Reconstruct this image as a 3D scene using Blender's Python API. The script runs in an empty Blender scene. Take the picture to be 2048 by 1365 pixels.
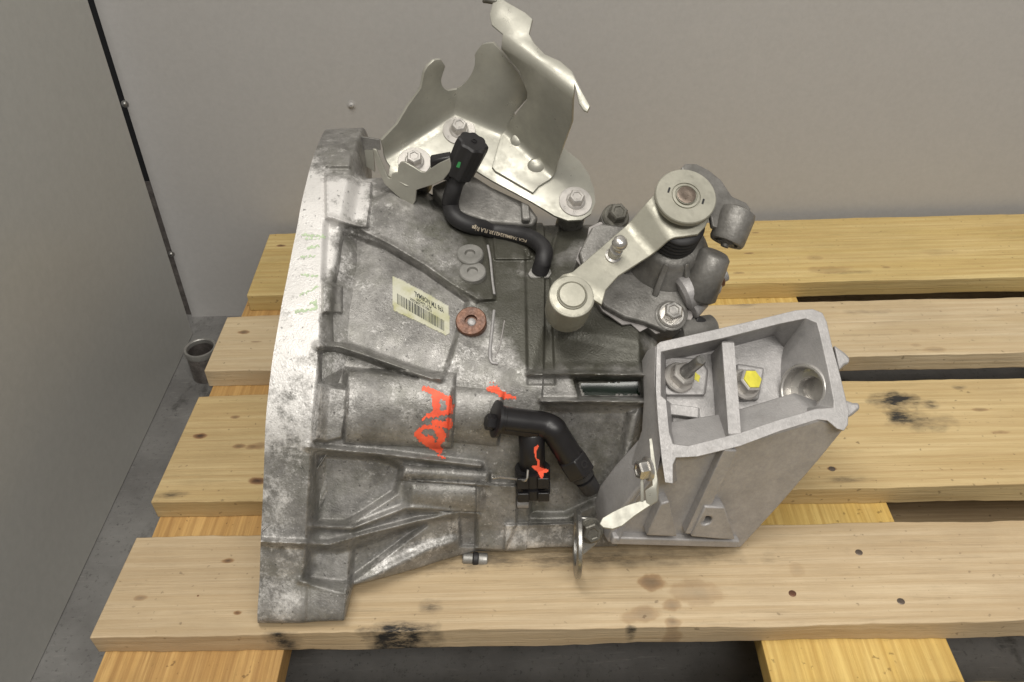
import bpy, bmesh, math, random
import numpy as np
from mathutils import Vector, Matrix
from mathutils.bvhtree import BVHTree
random.seed(7); rng = np.random.default_rng(7)
S = bpy.context.scene
COL = S.collection

# ------------------------------------------------------------------ camera (all layout below is in millimetres)
CAM = np.array([348.857, -225.950, 605.137]); EUL = (0.9106998, 0.0305785, 0.0); FPX = 1783.636
cd = bpy.data.cameras.new('camera'); cam = bpy.data.objects.new('camera', cd); COL.objects.link(cam)
cam.location = CAM * .001; cam.rotation_euler = EUL
cd.sensor_width = 36; cd.lens = 36 * FPX / 2048; cd.clip_start = .01; cd.clip_end = 60
S.camera = cam
# ------------------------------------------------------------------ light: ceiling lamps of the storage room + dim room bounce
W = bpy.data.worlds.new('World'); S.world = W; W.use_nodes = True
bg = W.node_tree.nodes['Background']; bg.inputs[0].default_value = (1, .98, .95, 1); bg.inputs[1].default_value = .18
def area(name, loc, target, sx, sy, power, col):
    l = bpy.data.lights.new(name, 'AREA'); l.shape = 'RECTANGLE'; l.size = sx; l.size_y = sy; l.energy = power; l.color = col
    o = bpy.data.objects.new(name, l); COL.objects.link(o); o.location = loc
    o.rotation_euler = (Vector(target) - Vector(loc)).to_track_quat('-Z', 'Y').to_euler()
    return o
area('ceiling_lamp', (.05, .0, 2.3), (.35, .40, 0), 1.8, .45, 29, (1, .965, .90))
area('ceiling_lamp', (1.0, -1.3, 2.2), (.5, .4, .1), 1.8, .45, 28, (1, .965, .90))
S.view_settings.view_transform = 'Standard'; S.view_settings.look = 'None'; S.view_settings.gamma = 1
S.view_settings.use_curve_mapping = False; S.view_settings.exposure = 0.52
S.render.engine = 'CYCLES'

# ------------------------------------------------------------------ measuring helpers
def rotm(rx, ry, rz):
    cx, sx = np.cos(rx), np.sin(rx); cy, sy = np.cos(ry), np.sin(ry); cz, sz = np.cos(rz), np.sin(rz)
    X = np.array([[1,0,0],[0,cx,-sx],[0,sx,cx]]); Y = np.array([[cy,0,sy],[0,1,0],[-sy,0,cy]]); Z = np.array([[cz,-sz,0],[sz,cz,0],[0,0,1]])
    return Z @ Y @ X
RM = rotm(*EUL)
def nrm(v): v = np.array(v, float); return v / np.linalg.norm(v)
def ray(px, py): return RM @ np.array([(px-1024)/FPX, (682.5-py)/FPX, -1.])
class Plane:
    def __init__(s, n, p): s.n = nrm(n); s.p = np.array(p, float)
    def off(s, h): return Plane(s.n, s.p + s.n*h)
def Pz(z): return Plane((0,0,1), (0,0,z))
def U(px, py, pl):                       # photo measurement -> point on a real plane (mm)
    D = ray(px, py); t = (pl.n @ (pl.p - CAM)) / (pl.n @ D); return CAM + t*D
def UL(L, pl): return [U(a, b, pl) for a, b in L]
def proj(q):
    d = (np.atleast_2d(q) - CAM) @ RM
    return np.stack([1024 + FPX*d[:,0]/-d[:,2], 682.5 - FPX*d[:,1]/-d[:,2]], 1)
def plane3(a, b, w):                     # plane through a, b containing direction w, facing the camera
    n = nrm(np.cross(np.array(b)-a, w)); n = n if n @ (CAM-a) > 0 else -n
    return Plane(n, a)
def scale_at(q): return FPX / float(-((np.array(q)-CAM) @ RM)[2])   # px per mm

# ------------------------------------------------------------------ materials
def nodes(name):
    m = bpy.data.materials.new(name); m.use_nodes = True; nt = m.node_tree
    return m, nt, nt.nodes['Principled BSDF']
class N_:
    def __init__(s, nt): s.nt = nt; s.tc = None
    def n(s, t, **k):
        x = s.nt.nodes.new(t)
        for a, b in k.items():
            if a.startswith('i'):
                ix = a[1:]; x.inputs[int(ix) if ix.isdigit() else ix].default_value = b
            else: setattr(x, a, b)
        return x
    def l(s, a, b): s.nt.links.new(a, b)
    def obj(s):
        if not s.tc: s.tc = s.n('ShaderNodeTexCoord')
        return s.tc.outputs['Object']
    def map(s, scale, loc=(0,0,0)):
        m = s.n('ShaderNodeMapping'); m.inputs['Scale'].default_value = scale; m.inputs['Location'].default_value = loc
        s.l(s.obj(), m.inputs[0]); return m.outputs[0]
    def noise(s, sc, det=6, rough=.6, vec=None, dist=0):
        x = s.n('ShaderNodeTexNoise'); x.inputs['Scale'].default_value = sc; x.inputs['Detail'].default_value = det
        x.inputs['Roughness'].default_value = rough; x.inputs['Distortion'].default_value = dist
        s.l(vec if vec else s.obj(), x.inputs['Vector']); return x.outputs['Fac']
    def ramp(s, f, *st):
        r = s.n('ShaderNodeValToRGB'); e = r.color_ramp.elements
        while len(e) < len(st): e.new(.5)
        for q, (p, c) in zip(e, st):
            q.position = p; q.color = (c, c, c, 1) if isinstance(c, (int, float)) else (*c, 1)
        s.l(f, r.inputs[0]); return r.outputs[0]
    def mix(s, f, a, b, mode='MIX'):
        m = s.n('ShaderNodeMix', data_type='RGBA', blend_type=mode)
        for k, v in ((0, f), (6, a), (7, b)):
            if isinstance(v, (int, float)): m.inputs[k].default_value = v
            elif isinstance(v, tuple): m.inputs[k].default_value = (*v, 1)
            else: s.l(v, m.inputs[k])
        return m.outputs[2]
    def math(s, op, a, b=None, clamp=False):
        m = s.n('ShaderNodeMath', operation=op, use_clamp=clamp)
        for k, v in ((0, a), (1, b)):
            if v is None: continue
            if isinstance(v, (int, float)): m.inputs[k].default_value = v
            else: s.l(v, m.inputs[k])
        return m.outputs[0]
    def bump(s, bs, h, st, d=.001):
        b = s.n('ShaderNodeBump'); b.inputs['Strength'].default_value = st; b.inputs['Distance'].default_value = d
        s.l(h, b.inputs['Height']); s.l(b.outputs[0], bs.inputs['Normal'])
def metal(name, col, col2, rough, met, sc=60, spots=None, bump=.15, rvar=.15):
    m, nt, b = nodes(name); k = N_(nt)
    f = k.noise(sc, 8, .65); c = k.ramp(f, (.3, col2), (.62, col))
    f2 = k.noise(sc*5, 5, .7)
    c = k.mix(k.ramp(f2, (.35, .0), (.75, .35)), c, tuple(x*.7 for x in col2))
    if spots:
        g = k.noise(spots[1], 9, .75); c = k.mix(k.ramp(g, (spots[2], 0.), (spots[2]+.12, spots[3])), c, spots[0])
    k.l(c, b.inputs['Base Color']); b.inputs['Metallic'].default_value = met
    k.l(k.ramp(f2, (.3, rough-rvar), (.7, rough+rvar)), b.inputs['Roughness'])
    k.bump(b, k.noise(sc*12, 4, .6), bump, .0006)
    return m
def plain(name, col, rough=.5, met=0., bump=.1, sc=400, var=.25):
    m, nt, b = nodes(name); k = N_(nt)
    f = k.noise(sc*.25, 6, .65)
    k.l(k.mix(k.ramp(f, (.3, 0.), (.7, 1.)), tuple(x*(1-var) for x in col), tuple(min(1, x*(1+var*.6)) for x in col)), b.inputs['Base Color'])
    b.inputs['Roughness'].default_value = rough; b.inputs['Metallic'].default_value = met
    k.bump(b, k.noise(sc, 4, .6), bump, .0004)
    return m
def cast_alu(name, dark, mid, white, grime_shade, ox_amount=1., met=.32):
    """dirty die-cast aluminium: mottled grey, white oxide bloom (attribute ox), oily dirt plus painted recess shade (attribute grime)"""
    m, nt, b = nodes(name); k = N_(nt)
    a1 = k.n('ShaderNodeAttribute', attribute_name='ox').outputs['Fac']
    a2 = k.n('ShaderNodeAttribute', attribute_name='grime_shade').outputs['Fac']
    c = k.mix(k.ramp(k.noise(34, 10, .75), (.38, 0.), (.64, 1.)), dark, mid)
    c = k.mix(k.ramp(k.noise(70, 6, .7), (.42, 0.), (.7, .45)), c, tuple(x*.62 for x in dark))
    gr = k.ramp(k.noise(30, 9, .75), (.47, 0.), (.66, .65))
    c = k.mix(k.math('MULTIPLY', gr, k.math('ADD', .55, a2, clamp=True)), c, tuple((x*.5+y*.5) for x, y in zip(grime_shade, (.16, .165, .11))))
    patch = k.math('ADD', k.math('ADD', k.math('MULTIPLY', k.noise(48, 12, .78), .8), k.math('MULTIPLY', k.noise(420, 4, .7), .2)), k.math('MULTIPLY', a1, .25*ox_amount))
    ox = k.ramp(patch, (.56, 0.), (.70, .8))
    c = k.mix(ox, c, white)
    speck = k.ramp(k.noise(330, 3, .6), (.62, 0.), (.72, .7))
    c = k.mix(k.math('MULTIPLY', k.math('MULTIPLY', speck, k.ramp(k.noise(17, 5, .6, vec=k.map((1,1,1), (5,8,2))), (.42, 0.), (.62, 1.))), .6), c, tuple(min(1, x*1.15) for x in white))
    speck2 = k.ramp(k.noise(240, 3, .6, vec=k.map((1,1,1), (3,1,7))), (.63, 0.), (.73, .8))
    c = k.mix(speck2, c, tuple(x*.3 for x in dark))
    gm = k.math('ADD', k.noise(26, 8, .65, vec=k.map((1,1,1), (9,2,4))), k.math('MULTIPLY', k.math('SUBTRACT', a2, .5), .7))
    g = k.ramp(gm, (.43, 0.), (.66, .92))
    c = k.mix(g, c, grime_shade)
    k.l(c, b.inputs['Base Color']); b.inputs['Metallic'].default_value = met
    k.l(k.ramp(k.noise(90, 5, .6), (.3, .30), (.7, .56)), b.inputs['Roughness'])
    h = k.mix(.45, k.noise(620, 3, .6), k.noise(140, 8, .7))
    k.bump(b, h, .75, .0009)
    return m
def wood(name, light, mid, dark, seed, knots=(), stains_shade=(), grain=1., axis='x', rough=.7):
    """sawn softwood; knots / stains = (x_mm, y_mm, radius_mm, strength[, stretch]) in pallet coordinates"""
    m, nt, b = nodes(name); k = N_(nt)
    st = (1.2, 16, 16) if axis == 'x' else (16, 1.2, 16)
    fi = (7, 300, 300) if axis == 'x' else (300, 7, 300)
    o = (seed*3.7, seed*1.3, seed*.9)
    f = k.noise(3.2, 6, .6, vec=k.map(st, o), dist=.6)
    w = k.n('ShaderNodeTexWave', wave_type='BANDS', bands_direction='Y' if axis == 'x' else 'X')
    w.inputs['Scale'].default_value = 2.2; w.inputs['Distortion'].default_value = 5; w.inputs['Detail'].default_value = 3; w.inputs['Detail Scale'].default_value = 1.2
    k.l(k.map((.9, 14, 14) if axis == 'x' else (14, .9, 14), o), w.inputs['Vector'])
    c = k.mix(k.ramp(f, (.35, 0.), (.68, 1.)), mid, light)
    c = k.mix(k.math('MULTIPLY', k.ramp(w.outputs['Fac'], (.45, 0.), (.95, 1.)), .30*grain), c, dark)
    c = k.mix(k.math('MULTIPLY', k.ramp(k.noise(1, 4, .7, vec=k.map(fi, o)), (.42, 0.), (.68, 1.)), .55*grain), c, dark)
    c = k.mix(k.ramp(k.noise(7, 5, .6, vec=k.map((1,1.6,1), o)), (.55, 0.), (.78, .3)), c, tuple(x*.75 for x in mid))
    c = k.mix(k.ramp(k.noise(160, 2, .5, vec=k.map((1,1,1), o)), (.68, 0.), (.74, .6)), c, tuple(x*.35 for x in dark))
    c = k.mix(k.ramp(k.noise(5, 9, .72, vec=k.map((.6,1.2,1), (o[1],o[0],o[2]))), (.46, 0.), (.74, .55)), c, tuple(x*y for x, y in zip(mid, (.62, .60, .62))))
    c = k.mix(k.ramp(k.noise(1, 7, .8, vec=k.map((9, 120, 60) if axis == 'x' else (120, 9, 60), (o[2],o[0],o[1]))), (.56, 0.), (.70, .5)), c, tuple(x*.55 for x in mid))
    geo = k.n('ShaderNodeNewGeometry').outputs['Position']
    wob = k.n('ShaderNodeTexNoise'); wob.inputs['Scale'].default_value = 60; wob.inputs['Detail'].default_value = 5
    k.l(geo, wob.inputs['Vector'])
    sep = k.n('ShaderNodeSeparateXYZ'); k.l(geo, sep.inputs[0])
    def ell(x, y, r, stretch):
        dx = k.math('DIVIDE', k.math('SUBTRACT', sep.outputs[0], x*.001), r*.001*stretch)
        dy = k.math('DIVIDE', k.math('SUBTRACT', sep.outputs[1], y*.001), r*.001)
        d = k.math('SQRT', k.math('ADD', k.math('MULTIPLY', dx, dx), k.math('MULTIPLY', dy, dy)))
        return k.math('ADD', d, k.math('MULTIPLY', k.math('SUBTRACT', wob.outputs['Fac'], .5), 1.5))
    for q in stains_shade:
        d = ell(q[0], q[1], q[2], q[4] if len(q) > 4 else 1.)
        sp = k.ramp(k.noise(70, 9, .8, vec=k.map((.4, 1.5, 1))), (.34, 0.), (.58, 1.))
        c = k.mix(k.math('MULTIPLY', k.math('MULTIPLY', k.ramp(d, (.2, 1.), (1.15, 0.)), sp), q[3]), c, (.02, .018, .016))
    for q in knots:
        d = ell(q[0], q[1], q[2], q[4] if len(q) > 4 else 1.6)
        ring = k.ramp(d, (0., (.05, .026, .014)), (.45, (.16, .085, .04)), (.8, (.30, .18, .085)), (1.0, (.36, .24, .12)))
        c = k.mix(k.math('MULTIPLY', k.ramp(d, (.75, 1.), (1.25, 0.)), q[3]), c, ring)
    k.l(c, b.inputs['Base Color']); b.inputs['Roughness'].default_value = rough
    k.bump(b, k.mix(.35, k.noise(1, 4, .7, vec=k.map(fi, o)), f), .8, .0014)
    return m

M = {}
M['case'] = cast_alu('cast_aluminium', (.15, .144, .135), (.35, .338, .322), (.76, .74, .72), (.055, .053, .04))
M['alu_clean'] = metal('sand_cast_aluminium', (.40, .385, .38), (.32, .31, .305), .5, .35, 60, spots=((.21, .195, .185), 26, .55, .4), bump=.55, rvar=.1)
M['alu_bore'] = metal('machined_aluminium', (.62, .60, .57), (.5, .48, .46), .36, .75, 40, bump=.05)
M['zinc'] = metal('zinc_plated_sheet', (.40, .39, .34), (.325, .317, .272), .40, .45, 14, spots=((.24, .20, .14), 110, .62, .5), bump=.05)
M['zinc_arm'] = metal('zinc_plated_lever', (.42, .405, .34), (.30, .29, .24), .42, .5, 20, spots=((.15, .13, .09), 60, .60, .7), bump=.12)
M['bolt'] = metal('bolt_steel', (.62, .60, .57), (.45, .43, .40), .3, .85, 25, bump=.03)
M['bolt_pale'] = metal('passivated_bolt', (.56, .53, .50), (.46, .44, .41), .36, .5, 25, bump=.03)
M['steel'] = metal('bare_steel', (.45, .44, .42), (.27, .26, .24), .35, .9, 80, bump=.1)
M['tower'] = metal('grimy_cast_steel', (.25, .24, .225), (.11, .105, .095), .45, .4, 38, spots=((.34, .33, .31), 70, .60, .6), bump=.5)
M['dark_bolt'] = metal('oily_bolt', (.22, .21, .18), (.08, .075, .065), .4, .6, 90, bump=.15)
M['plastic'] = plain('black_plastic', (.011, .010, .011), .38, bump=.05)
M['rubber'] = plain('black_rubber', (.017, .016, .017), .55, bump=.12)
M['orange'] = plain('orange_marker_paint', (.95, .12, .055), .6, var=.3)
M['green'] = plain('green_chalk', (.46, .56, .38), .8, var=.25, sc=1500)
M['greenp'] = plain('green_paint_dot', (.06, .38, .12), .6)
M['yellow'] = plain('yellow_paint', (.62, .56, .06), .6)
M['cream'] = plain('cream_print', (.55, .47, .36), .7)
M['ink'] = plain('label_ink', (.03, .035, .03), .7)
M['plug'] = metal('dull_plug', (.34, .33, .31), (.22, .215, .2), .45, .5, 40, bump=.1)
M['gasket'] = plain('grey_sealant', (.30, .28, .27), .6)
M['rust'] = metal('rusty_copper', (.17, .075, .04), (.08, .04, .028), .45, .3, 90, bump=.2)
M['pin'] = metal('brown_pin', (.19, .15, .12), (.10, .08, .065), .4, .6, 90, bump=.2)
M['wall'] = plain('painted_sheet_wall', (.375, .364, .352), .40, bump=.25, sc=700, var=.05)
m = M['wall']; nt = m.node_tree; k = N_(nt); b = nt.nodes['Principled BSDF']; src_ = b.inputs['Base Color'].links[0].from_socket
c = k.mix(k.ramp(k.noise(4, 8, .7, vec=k.map((1,1,1.6), (3,3,3))), (.5, 0.), (.75, .22)), src_, (.33, .315, .30))
c = k.mix(k.ramp(k.noise(1, 6, .75, vec=k.map((60, 60, 3))), (.62, 0.), (.74, .12)), c, (.52, .50, .48)); k.l(c, b.inputs['Base Color'])
M['panel'] = plain('grey_sheet_panel', (.43, .427, .405), .32, bump=.06, sc=500, var=.06)
M['void'] = plain('painted_dark', (.012, .012, .014), .8)
M['tube'] = metal('worn_steel_tube', (.30, .27, .25), (.11, .10, .095), .4, .7, 60, bump=.2)
m, nt, b = nodes('paper_label'); k = N_(nt)
c = k.mix(k.ramp(k.noise(60, 5, .6), (.42, 0.), (.66, 1.)), (.50, .49, .39), (.34, .33, .13))
k.l(k.mix(k.ramp(k.noise(45, 5, .6, vec=k.map((1,1,1), (2,5,1))), (.3, .0), (.75, .55)), c, (.47, .47, .40)), b.inputs['Base Color'])
b.inputs['Roughness'].default_value = .6; M['label'] = m
m, nt, b = nodes('worn_floor'); k = N_(nt)
c = k.mix(k.ramp(k.noise(9, 8, .65), (.35, 0.), (.7, 1.)), (.16, .155, .15), (.27, .265, .255))
c = k.mix(k.ramp(k.noise(7, 9, .75, vec=k.map((1,.6,1), (4,4,4))), (.55, 0.), (.62, .7)), c, (.05, .048, .045))
c = k.mix(k.ramp(k.noise(240, 4, .7), (.58, 0.), (.7, .6)), c, (.05, .05, .048))
c = k.mix(k.ramp(k.noise(1, 6, .8, vec=k.map((26, 240, 1))), (.57, 0.), (.68, .6)), c, (.32, .31, .29))
k.l(c, b.inputs['Base Color']); k.l(k.ramp(k.noise(14, 6, .6), (.3, .3), (.7, .6)), b.inputs['Roughness']); b.inputs['Metallic'].default_value = .3
M['floor'] = m

# ------------------------------------------------------------------ object helpers
def link(o, parent=None):
    COL.objects.link(o)
    if parent is not None: o.parent = parent
    return o
def tag(o, label=None, cat=None, group=None, kind=None):
    for a, v in (('label', label), ('category', cat), ('group', group), ('kind', kind)):
        if v: o[a] = v
    return o
ORG = {}
def root_of(p):
    while p is not None and p.parent is not None: p = p.parent
    return p
def org(parent):
    r = root_of(parent); return ORG.get(r.name, np.zeros(3)) if r is not None else np.zeros(3)
def thing(name, loc, label, cat, group=None):
    e = bpy.data.objects.new(name, None); e.empty_display_size = .05; link(e); e.location = np.array(loc)*.001
    ORG[e.name] = np.array(loc, float); tag(e, label, cat, group); return e
def finish(me, smooth=35):
    if smooth:
        me.polygons.foreach_set('use_smooth', [True]*len(me.polygons)); me.set_sharp_from_angle(angle=math.radians(smooth))
def from_bm(name, bm, mat, parent=None, smooth=35, bevel=0, seg=2, solid=0, solid_off=-1, kind=None):
    """bmesh in world millimetres -> one mesh object under parent"""
    o3 = org(parent)
    for v in bm.verts: v.co = (v.co - Vector(o3)) * .001
    bmesh.ops.recalc_face_normals(bm, faces=bm.faces) if not solid else None
    me = bpy.data.meshes.new(name); bm.to_mesh(me); bm.free(); me.materials.append(mat)
    finish(me, smooth)
    o = bpy.data.objects.new(name, me); link(o, parent)
    if solid:
        s = o.modifiers.new('solid', 'SOLIDIFY'); s.thickness = solid*.001; s.offset = solid_off; s.use_even_offset = True
    if bevel:
        s = o.modifiers.new('bevel', 'BEVEL'); s.width = bevel*.001; s.segments = seg; s.limit_method = 'ANGLE'; s.angle_limit = math.radians(40)
    if kind: o['kind'] = kind
    return o
def frame(axis, ref=(1,0,0)):
    z = nrm(axis); x = np.array(ref, float); x = nrm(x - z*(x@z)); y = np.cross(z, x); return x, y, z
def lathe(bm, c, axis, prof, n=32, ref=(1,0,0), cap=True):
    """prof = [(radius, height)...] revolved about axis through c"""
    x, y, z = frame(axis, ref); c = np.array(c, float); rings = []
    for r, h in prof:
        if r < 1e-6: rings.append([bm.verts.new(c+z*h)]); continue
        rings.append([bm.verts.new(c + z*h + r*(math.cos(2*math.pi*i/n)*x + math.sin(2*math.pi*i/n)*y)) for i in range(n)])
    for a, b_ in zip(rings, rings[1:]):
        for i in range(n):
            j = (i+1) % n
            if len(a) == 1 and len(b_) == 1: continue
            if len(a) == 1: bm.faces.new((a[0], b_[i], b_[j]))
            elif len(b_) == 1: bm.faces.new((a[i], b_[0], a[j]))
            else: bm.faces.new((a[i], b_[i], b_[j], a[j]))
    if cap:
        for rg in (rings[0], rings[-1]):
            if len(rg) > 2: bm.faces.new(rg)
    return bm
def cyl(bm, a, b_, r0, r1=None, n=28, ch=.8):
    a = np.array(a, float); b_ = np.array(b_, float); L = np.linalg.norm(b_-a); r1 = r0 if r1 is None else r1
    return lathe(bm, a, b_-a, [(r0-ch, 0), (r0, ch), (r1, L-ch), (r1-ch, L)], n, ref=(.3, .8, .5))
def tube_path(bm, pts, rad, n=16):
    pts = [np.array(p, float) for p in pts]; rad = rad if hasattr(rad, '__len__') else [rad]*len(pts)
    up = np.array([.2, .3, 1.]); rings = []
    for i, p in enumerate(pts):
        t = nrm(pts[min(i+1, len(pts)-1)] - pts[max(i-1, 0)]); x = nrm(np.cross(up, t)); y = np.cross(t, x)
        rings.append([bm.verts.new(p + rad[i]*(math.cos(2*math.pi*k/n)*x + math.sin(2*math.pi*k/n)*y)) for k in range(n)])
    for a, b_ in zip(rings, rings[1:]):
        for k in range(n): bm.faces.new((a[k], a[(k+1) % n], b_[(k+1) % n], b_[k]))
    bm.faces.new(rings[0]); bm.faces.new(rings[-1][::-1]); return bm
def smooth_path(P, n=8):
    P = [np.array(p, float) for p in P]; P = [2*P[0]-P[1]] + P + [2*P[-1]-P[-2]]; out = []
    for i in range(1, len(P)-2):
        for s in range(n):
            t = s/n; a, b_, c, d = P[i-1:i+3]
            out.append(.5*((2*b_) + (c-a)*t + (2*a-5*b_+4*c-d)*t*t + (-a+3*b_-3*c+d)*t**3))
    return out + [P[-2]]
def prism(bm, loop, vec, holes=()):
    """outline (3D points) extruded by vec; holes = further loops"""
    vec = np.array(vec, float); edges = []; loops = []
    for L in (loop, *holes):
        vs = [bm.verts.new(p) for p in L]; loops.append(vs)
        edges += [bm.edges.new((vs[i], vs[(i+1) % len(vs)])) for i in range(len(vs))]
    g = bmesh.ops.triangle_fill(bm, use_beauty=True, use_dissolve=False, edges=edges)
    top = [f for f in g['geom'] if isinstance(f, bmesh.types.BMFace)]
    mp = {v: bm.verts.new(np.array(v.co) + vec) for L in loops for v in L}
    for f in top: bm.faces.new([mp[v] for v in reversed(f.verts)])
    for L in loops:
        for i in range(len(L)):
            a, b_ = L[i], L[(i+1) % len(L)]; bm.faces.new((a, b_, mp[b_], mp[a]))
    return bm
def sheet(name, verts, faces, t, mat, parent, bend=4., edge=.5, off=-1):
    """folded sheet metal: planar facets sharing bend edges, rounded bends, thickness t"""
    bm = bmesh.new(); vs = [bm.verts.new(v) for v in verts]
    for f in faces: bm.faces.new([vs[i] for i in f])
    bm.normal_update()
    for f in bm.faces:
        if np.array(f.normal) @ (CAM - np.array(f.calc_center_median())) < 0: f.normal_flip()
    be = [e for e in bm.edges if len(e.link_faces) == 2]
    if be and bend: bmesh.ops.bevel(bm, geom=be, offset=bend, segments=7, profile=.5, affect='EDGES', clamp_overlap=True)
    bmesh.ops.triangulate(bm, faces=[f for f in bm.faces if len(f.verts) > 4])
    bmesh.ops.recalc_face_normals(bm, faces=bm.faces)
    bm.faces.ensure_lookup_table(); bm.normal_update()
    if sum(f.calc_area()*(np.array(f.normal) @ nrm(CAM - np.array(f.calc_center_median()))) for f in bm.faces) < 0: bmesh.ops.reverse_faces(bm, faces=bm.faces)
    return from_bm(name, bm, mat, parent, smooth=50, bevel=edge, seg=2, solid=t, solid_off=off)
def bend_rows(V, faces, B, dA, dB, r, n=6):
    """rounded fold along polyline B: returns indices of the two outer rows (side A, side B)"""
    rows = []
    for k_ in range(n+1):
        t = k_/n; row = []
        for b_, a_, c_ in zip(B, dA, dB):
            row.append(len(V)); V.append((1-t)**2*(b_+a_*r) + 2*t*(1-t)*b_ + t*t*(b_+c_*r))
        rows.append(row)
    for p, q in zip(rows, rows[1:]):
        for i in range(len(B)-1): faces.append([p[i], p[i+1], q[i+1], q[i]])
    return rows[0], rows[-1]
def circ(c, axis, r, n=24, ref=(1,0,0)):
    x, y, z = frame(axis, ref); return [np.array(c) + r*(math.cos(2*math.pi*i/n)*x + math.sin(2*math.pi*i/n)*y) for i in range(n)]
MESH = {}
def bolt_mesh(kind):
    if kind in MESH: return MESH[kind]
    spec = {  # across-corner radius, head height, flange radius, flange height, washer radius, washer height, dish
        'flange': (7.2, 7.5, 10.0, 2.2, 0, 0), 'washer': (7.0, 7.5, 8.5, 1.8, 14.5, 1.2), 'nut': (10.0, 9, 13.0, 2.5, 0, 0),
        'big': (9.6, 9, 12.5, 2.5, 0, 0), 'small': (6.3, 6, 8.0, 1.6, 0, 0), 'tiny': (3.6, 3.5, 4.6, 1, 0, 0)}[kind]
    R_, H, fr, fh, wr, wh = spec; bm = bmesh.new(); z0 = 0
    if wr: lathe(bm, (0,0,0), (0,0,1), [(wr, -.5), (wr, wh-.3), (wr-.4, wh)], 32); z0 = wh
    lathe(bm, (0,0,z0), (0,0,1), [(fr, -.5), (fr, fh*.5), (fr-1.2, fh)], 32)
    x0 = z0 + fh; ring = []
    for r, h in ((R_, x0-.6), (R_, x0+H-1.2), (R_*.9, x0+H-.35), (R_*.84, x0+H), (R_*.6, x0+H), (R_*.5, x0+H-.7)):
        ring.append([bm.verts.new((r*math.cos(a*math.pi/3), r*math.sin(a*math.pi/3), h)) for a in range(6)])
    for a, b_ in zip(ring, ring[1:]):
        for i in range(6): bm.faces.new((a[i], a[(i+1) % 6], b_[(i+1) % 6], b_[i]))
    bm.faces.new(ring[-1])
    for v in bm.verts: v.co *= .001
    bmesh.ops.recalc_face_normals(bm, faces=bm.faces)
    me = bpy.data.meshes.new('bolt'); bm.to_mesh(me); bm.free(); finish(me, 25); MESH[kind] = me; return me
def place(name, me, mat, p, axis, parent, rot=0., scale=1.):
    if mat is not None and len(me.materials) == 0: me.materials.append(None)
    o = bpy.data.objects.new(name, me); link(o, parent)
    if mat is not None:
        o.material_slots[0].link = 'OBJECT'; o.material_slots[0].material = mat
    x, y, z = frame(axis); c, s = math.cos(rot), math.sin(rot); x, y = c*x+s*y, -s*x+c*y
    mx = Matrix(((x[0], y[0], z[0]), (x[1], y[1], z[1]), (x[2], y[2], z[2]))).to_4x4() @ Matrix.Scale(scale, 4)
    mx.translation = Vector((np.array(p) - org(parent)) * .001); o.matrix_local = mx
    return o
def box_bm(bm, x0, x1, y0, y1, z0, z1):
    vs = [bm.verts.new((x, y, z)) for z in (z0, z1) for y in (y0, y1) for x in (x0, x1)]
    for f in ((0,2,3,1), (4,5,7,6), (0,1,5,4), (2,6,7,3), (0,4,6,2), (1,3,7,5)): bm.faces.new([vs[i] for i in f])
    return vs

# ================================================================== setting
FZ = -144.
def slab(name, b_, mat, bevel=0):
    bm = bmesh.new(); box_bm(bm, *b_); o = from_bm(name, bm, mat, None, 0, bevel); o['kind'] = 'structure'; return o
slab('floor', (-700, 2200, -1500, 900, FZ-30, FZ), M['floor'])
WY = 815.
slab('wall_back', (-137, 2200, WY, WY+3, FZ-20, 1500), M['wall'])
slab('wall_left', (-127, -124, -1500, 772, FZ+1.5, 1500), M['panel'])
slab('wall_trim', (-152, -137.5, WY+6, WY+8, FZ-20, 70), M['tube'])
slab('dark_backing', (-400, -120, WY+22, WY+26, FZ-20, 1500), M['void'])  # added backing sheet, near-black to stand for the darkness behind the gap
def wall_screw(px, py, pl, lab, r=4.2, mat='steel'):
    bm = bmesh.new(); p = U(px, py, pl)
    lathe(bm, p - pl.n*.5, pl.n, [(r*1.7, 0), (r*1.7, 1.2), (r*1.1, 1.4), (r, 3.0), (r*.7, 3.9), (r*.3, 4.2), (r*.28, 2.8), (0, 2.8)], 20)
    tag(from_bm('screw', bm, M[mat]), lab, 'screw')
wpl = Plane((0,-1,0), (0, WY, 0))
wall_screw(250, 208, wpl, 'small bright screw high on the pale wall beside the dark gap', 2.7)
wall_screw(343, 508, wpl, 'small bright screw low on the pale wall above the steel tube', 2.6)
wall_screw(703, 210, wpl, 'painted-over screw in the pale wall away from the dark gap', 3.2, 'wall')

# steel post tube in the corner
rt = thing('steel_tube', (-78, 683, FZ), 'short upright steel tube with open top beside the pallet end', 'tube')
bm = bmesh.new(); h = 46
lathe(bm, (-78, 683, FZ), (0,0,1), [(19.4, 0), (19.4, h-8)], 40, cap=False); lathe(bm, (-78, 683, FZ), (0,0,1), [(16.6, 0), (16.6, h-5)], 40, cap=False)
from_bm('tube_wall', bm, M['tube'], rt)
bm = bmesh.new(); lathe(bm, (-78, 683, FZ), (0,0,1), [(19.3, h-9), (20.6, h-8), (20.8, h-1.2), (20.2, h), (18, h), (17, h-1), (16.5, h-6)], 40, cap=False)
from_bm('collar', bm, M['plug'], rt)

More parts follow.
